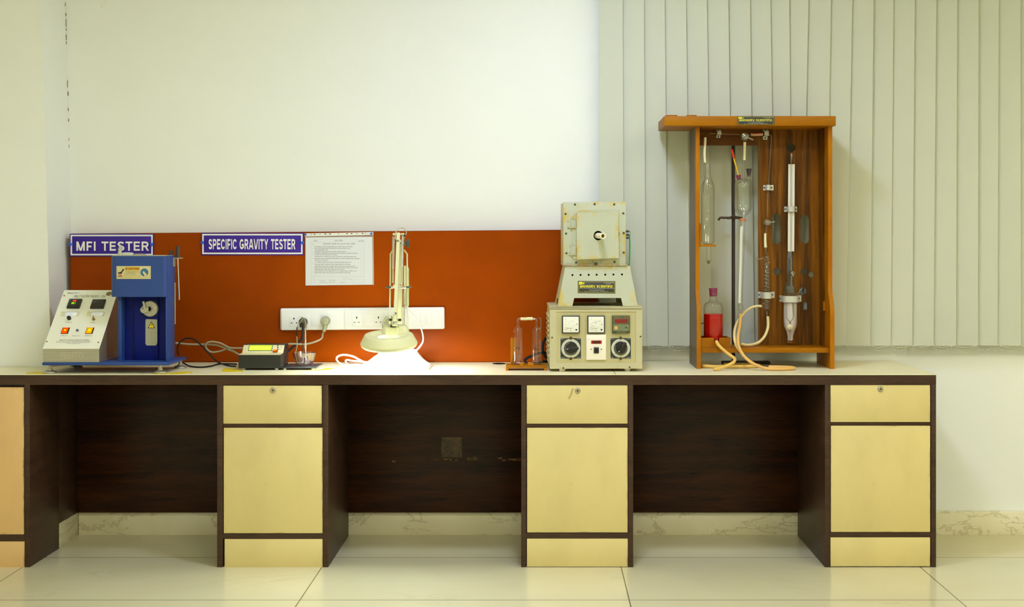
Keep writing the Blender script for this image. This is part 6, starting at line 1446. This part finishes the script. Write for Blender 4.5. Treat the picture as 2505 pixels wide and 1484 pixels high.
# ------------------------------------------------------------------ manometer at the right: scale, stopcock, vessel with lilac filling
MN = 5.345; mn = lambda px, py, d=MN: Vector((X(px, d), d, Z(py, d)))
mt = thing('levelling_vessel', 'glass vessel with white scale, stopcock and pale filling, clipped at the right of the cabinet', 'glass vessel', mn(1933, 833))
m = MB(); m.tube([mn(1936, 374), mn(1935.5, 404), mn(1934.8, 620), mn(1935, 660)], W(2.6, MN), 12); m.lathe(mn(1936, 385), [(W(4.5, MN), -.01), (W(4.8, MN), .01), (W(3, MN), .02)], 20); m.tube([mn(1936.5, 632, MN - .004), mn(1936, 700, MN - .004)], W(3.3, MN), 14, curved=False); obj('tube', m, M['glassthin'], mt)
m = MB(); a0, b0 = mn(1928.6, 401), mn(1927.3, 614)
yy = MN + .0062; q = [(X(1928.6, yy), Z(401.5, yy)), (X(1944.2, yy), Z(401.5, yy)), (X(1942.8, yy), Z(614.5, yy)), (X(1927.3, yy), Z(614.5, yy))]
m.prism([(a, yy, b) for a, b in q], (0, .003, 0)); m.m = 1
for k in range(84):
    t = .03 + .95 * k / 83; xl = q[0][0] + (q[3][0] - q[0][0]) * t; z = q[0][1] + (q[3][1] - q[0][1]) * t; wd = W(15.5, MN)
    m.rect(xl + wd * (.42 if k % 5 == 0 else .50), xl + wd * .62, z - .0003, z + .0003, yy - .0003)
obj('scale', m, [M['scale'], mat('scale_ink2', lin(140, 142, 132), .7)], mt)
stopcock(mt, 1937.8, 667.5, 7.2, MN - .008, R(-80), 9)
VD = 5.338; xv = X(1933.5, VD); vz = lambda p: Z(p, VD)
m = MB(); m.lathe((xv, VD, 0), [(W(7.5, VD), vz(834)), (W(7.5, VD), vz(822)), (W(10, VD), vz(812)), (W(15.5, VD), vz(799)), (W(17, VD), vz(788)), (W(17, VD), vz(712)), (W(17.6, VD), vz(702)), (W(17.6, VD), vz(700))], 40); obj('vessel', m, M['glass'], mt)
m = MB(); m.lathe((xv, VD, 0), [(0, vz(832.5)), (W(7, VD), vz(832)), (W(7, VD), vz(822)), (W(9.5, VD), vz(811.5)), (W(15, VD), vz(798.5)), (W(16.4, VD), vz(787)), (W(16.4, VD), vz(740)), (0, vz(739))], 36); obj('filling', m, M['pinkliq'], mt)
m = MB(); yf_ = VD - W(16.8, VD); g = lambda px, py: (X(px, yf_), yf_ - .0005, Z(py, yf_))
m.tube([g(1924, 739.5), g(1923, 772), g(1926, 780), g(1931, 784.5), g(1932.5, 790), g(1931.5, 832)], W(.55, VD), 6); m.tube([g(1941.5, 739.5), g(1941.5, 772), g(1938, 781), g(1935, 785), g(1934, 790), g(1933, 832)], W(.55, VD), 6); m.tube([g(1938, 739.5), g(1941, 771)], W(.5, VD), 6, curved=False); obj('inner_tube', m, mat('glass_line', lin(132, 118, 100), .3), mt)
m = MB(); c = Vector((X(1931.5, yf_), yf_ - .002, Z(799.5, yf_))); m.lathe(c, [(0, -.008), (W(6.8, VD), -.003), (W(7.2, VD), 0), (0, .004)], 22, (0, 1, 0)); obj('inner_stopcock', m, mat('pale_stopcock', lin(208, 200, 156), .4), mt)
m = MB(); m.tube([(X(1944, VD), VD - .018, vz(722)), (X(1951, VD), VD - .022, vz(717)), (X(1958.5, VD), VD - .024, vz(705.5))], [W(3.2, VD), W(2.4, VD), W(2.8, VD)], 12, curved=False)
for k in range(4): c = Vector((X(1953.5 + k * 1.5, VD), VD - .023, vz(713.5 - k * 2.2))); m.sphere(c, W(3.3, VD), .6, 10, 6)
obj('spout', m, M['glassthin'], mt)
m = MB(); m.cyl((xv - .001, VD, vz(838)), (xv - .001, VD, vz(834.3)), W(7.2, VD), W(7.8, VD), 22); obj('bung', m, mat('cork_bung', lin(150, 92, 30), .6), mt)

# ------------------------------------------------------------------ red bottle in the tray
RB = 5.268; rbx = X(1745, RB); zr = lambda p: Z(p, RB)
rb = thing('aspirator_bottle', 'clear bottle half full of bright red liquid in the wooden tray', 'bottle', (rbx, RB, shz))
zf = shz + .0006; r_ = W(23.6, RB)
m = MB(); m.lathe((rbx, RB, 0), [(0, zf), (r_ * .92, zf), (r_, zf + .005), (r_, zr(752)), (r_ * .96, zr(746)), (r_ * .8, zr(740.5)), (r_ * .5, zr(737)), (W(9.2, RB), zr(734)), (W(9, RB), zr(723)), (W(10.2, RB), zr(721.5)), (W(10.2, RB), zr(717)), (W(9.2, RB), zr(715.5))], 44); obj('body', m, M['glass'], rb)
m = MB(); m.lathe((rbx, RB, 0), [(0, zf + .0025), (r_ * .9, zf + .0025), (r_ * .975, zf + .007), (r_ * .975, zr(767.5)), (0, zr(767.5))], 44); obj('liquid', m, M['redliq'], rb)
m = MB(); m.tube([(X(1752.8, 5.229), 5.229, Z(828, 5.229)), (X(1753, 5.222), 5.222, Z(829.5, 5.222)), (X(1752.5, 5.205), 5.205, Z(832.5, 5.205))], [W(3.6, RB), W(2.9, RB)], 14); obj('outlet', m, mat('red_tubulure', lin(168, 40, 30), .2), rb)
m = MB(); m.lathe((rbx, RB, 0), [(0, zr(733)), (W(7.4, RB), zr(733)), (W(7.6, RB), zr(726)), (0, zr(725.5))], 24)
stopper(1745, 724.5, 1744.6, 704.5, 8.2, 10.6, 'purplestop', 'large purple rubber stopper in the neck of the red liquid bottle', RB)
# ------------------------------------------------------------------ hoses
rh = W(4.3, 5.2)
def hose(label, pts, r, mt_, mt2=None, split=None):
    m = MB(); m.tube(pts, r, 12); return tag(obj('hose', m, M[mt_]), label, 'hose', 'rubber hoses hanging out of the cabinet')
zt6 = TOP + W(4.3, 5.16) + .0008
def onb(px, d, up=0): return Vector((X(px, d), d, zt6 + up))
hose('amber rubber hose from the red liquid bottle, kinked over the shelf edge', [P(1752.3, 833.8, 5.201), P(1757, 843, 5.192), P(1768, 854, 5.188), P(1781, 865, 5.185), P(1793, 873.5, 5.178), P(1797.6, 879, 5.170), P(1793.5, 886, 5.160), P(1780, 893.5, 5.145), onb(1765, 5.130, .006), onb(1752, 5.112), onb(1745.5, 5.108)], W(4.0, 5.17), 'latexy')
hose('pale hose looping from the burette tip up to the side arm of the condenser', [P(1862.5, 748.5, CD), P(1850, 748.6, 5.337), P(1836, 753, 5.342), P(1824, 762, 5.350), P(1812.5, 775, 5.350), P(1802.5, 790, 5.305), P(1797, 808, 5.255), P(1796.5, 826, 5.208), P(1800, 842, 5.1975), P(1806.5, 854, 5.197), P(1813, 861, 5.197)], W(3.3, 5.2), 'latex')
hose('amber hose from the burette tip sweeping over the shelf and along the bench', [P(1811, 767, BU), P(1811.5, 778, 5.318), P(1810, 795, 5.275), P(1806, 818, 5.225), P(1805.3, 838, 5.184), P(1809, 852, 5.176), P(1818, 868, 5.165), P(1831, 881, 5.155), P(1847, 891, 5.145), onb(1868, 5.128, .004), onb(1890, 5.122), onb(1915, 5.125), onb(1935, 5.138), onb(1943, 5.16), onb(1935, 5.185), onb(1910, 5.2), onb(1880, 5.205)], W(3.9, 5.2), 'latexo')
hose('pale hose curving from the condenser foot down onto the cabinet shelf', [P(1878, 773.5, CD), P(1879, 787, CD), P(1878.5, 800, 5.325), P(1874, 815, 5.315), P(1866, 828, 5.305), P(1855, 837.5, 5.295), P(1840, 842.5, 5.275), P(1825, 843.5, 5.25), P(1812, 840.5, 5.232)], W(3.5, 5.3), 'latex')
hose('yellowed hose coiled on the bench under the cabinet shelf', [onb(1735, 5.28), onb(1722, 5.27), onb(1720, 5.24), onb(1740, 5.225), onb(1780, 5.222), onb(1820, 5.225), onb(1850, 5.24), onb(1856, 5.28), onb(1835, 5.31), onb(1800, 5.32), onb(1770, 5.315)], W(4.0, 5.25), 'latexy')
L1, L2, L3, L4, L5, EXPO = 46.0, 12.5, 15.0, 8.0, 22.0, 0.80
# ------------------------------------------------------------------ lamps of the room
def ceiling_light(x, y, label, col, s, h=.31):
    t = thing('ceiling_light', label, 'ceiling light', (x, y, RZ - .03), group='ceiling lights')
    m = MB(); i = h - .015
    m.box(x - h, x + h, y - h, y - i, RZ - .03, RZ - .0005); m.box(x - h, x + h, y + i, y + h, RZ - .03, RZ - .0005)
    m.box(x - h, x - i, y - i, y + i, RZ - .03, RZ - .0005); m.box(x + i, x + h, y - i, y + i, RZ - .03, RZ - .0005)
    obj('frame', m, M['white'], t)
    m = MB(); m.box(x - i, x + i, y - i, y + i, RZ - .018, RZ - .012)
    obj('diffuser', m, emission('panel_' + label[:12], col, s), t)
WARM = (1.0, 0.962, 0.84, 1); COOL = (0.80, 0.93, 1.40, 1)
ceiling_light(0.1, 4.03, 'small square ceiling light nearest the bare white wall', COOL, L1, .18)
for i, x in enumerate((-2.0, 0.1, 2.2)): ceiling_light(x, 2.6, ['square ceiling light in front of the pier', 'square ceiling light in the middle of the room', 'square ceiling light in front of the blind'][i], WARM, (L2 * .56, L2, L3)[i])
ceiling_light(4.3, 2.6, 'square ceiling light near the right-hand side wall', WARM, L5)  # unseen lamp added to brighten the floor and wall at right
for i, x in enumerate((-1.7, 0.3, 2.2)): ceiling_light(x, 0.3, ['ceiling light over the camera, nearest the left wall', 'ceiling light over the camera, in the middle of its row', 'ceiling light over the camera, nearest the right wall'][i], WARM, (L4, L4, L4 * 1.5)[i])
for i, x in enumerate((-.9, 1.2)): ceiling_light(x, -1.7, ['ceiling light at the rear of the room, towards the left wall', 'ceiling light at the rear of the room, towards the right wall'][i], WARM, L4)
wd = bpy.data.worlds.new('night'); SC.world = wd; wd.use_nodes = True
wd.node_tree.nodes['Background'].inputs[0].default_value = (0.02, 0.025, 0.03, 1); wd.node_tree.nodes['Background'].inputs[1].default_value = 0.3
cam = bpy.data.cameras.new('camera'); co = bpy.data.objects.new('camera', cam); COL.objects.link(co); SC.camera = co
co.location = (0, 0, H); co.rotation_euler = (R(90), 0, 0)
cam.sensor_fit = 'HORIZONTAL'; cam.sensor_width = 36; cam.lens = 36 * F / 2505
cam.shift_x = -(CX - 2505 / 2) / 2505; cam.shift_y = -(1484 / 2 - CY) / 2505
cam.clip_start = .05; cam.clip_end = 60
SC.view_settings.view_transform = 'Standard'; SC.view_settings.look = 'None'; SC.view_settings.gamma = 1; SC.view_settings.use_curve_mapping = False
SC.view_settings.exposure = EXPO
SC.cycles.use_denoising = True; SC.cycles.transparent_max_bounces = 32; SC.cycles.max_bounces = 10; SC.cycles.diffuse_bounces = 5
SC.cycles.sample_clamp_indirect = 6.0; SC.cycles.caustics_reflective = False; SC.cycles.caustics_refractive = False
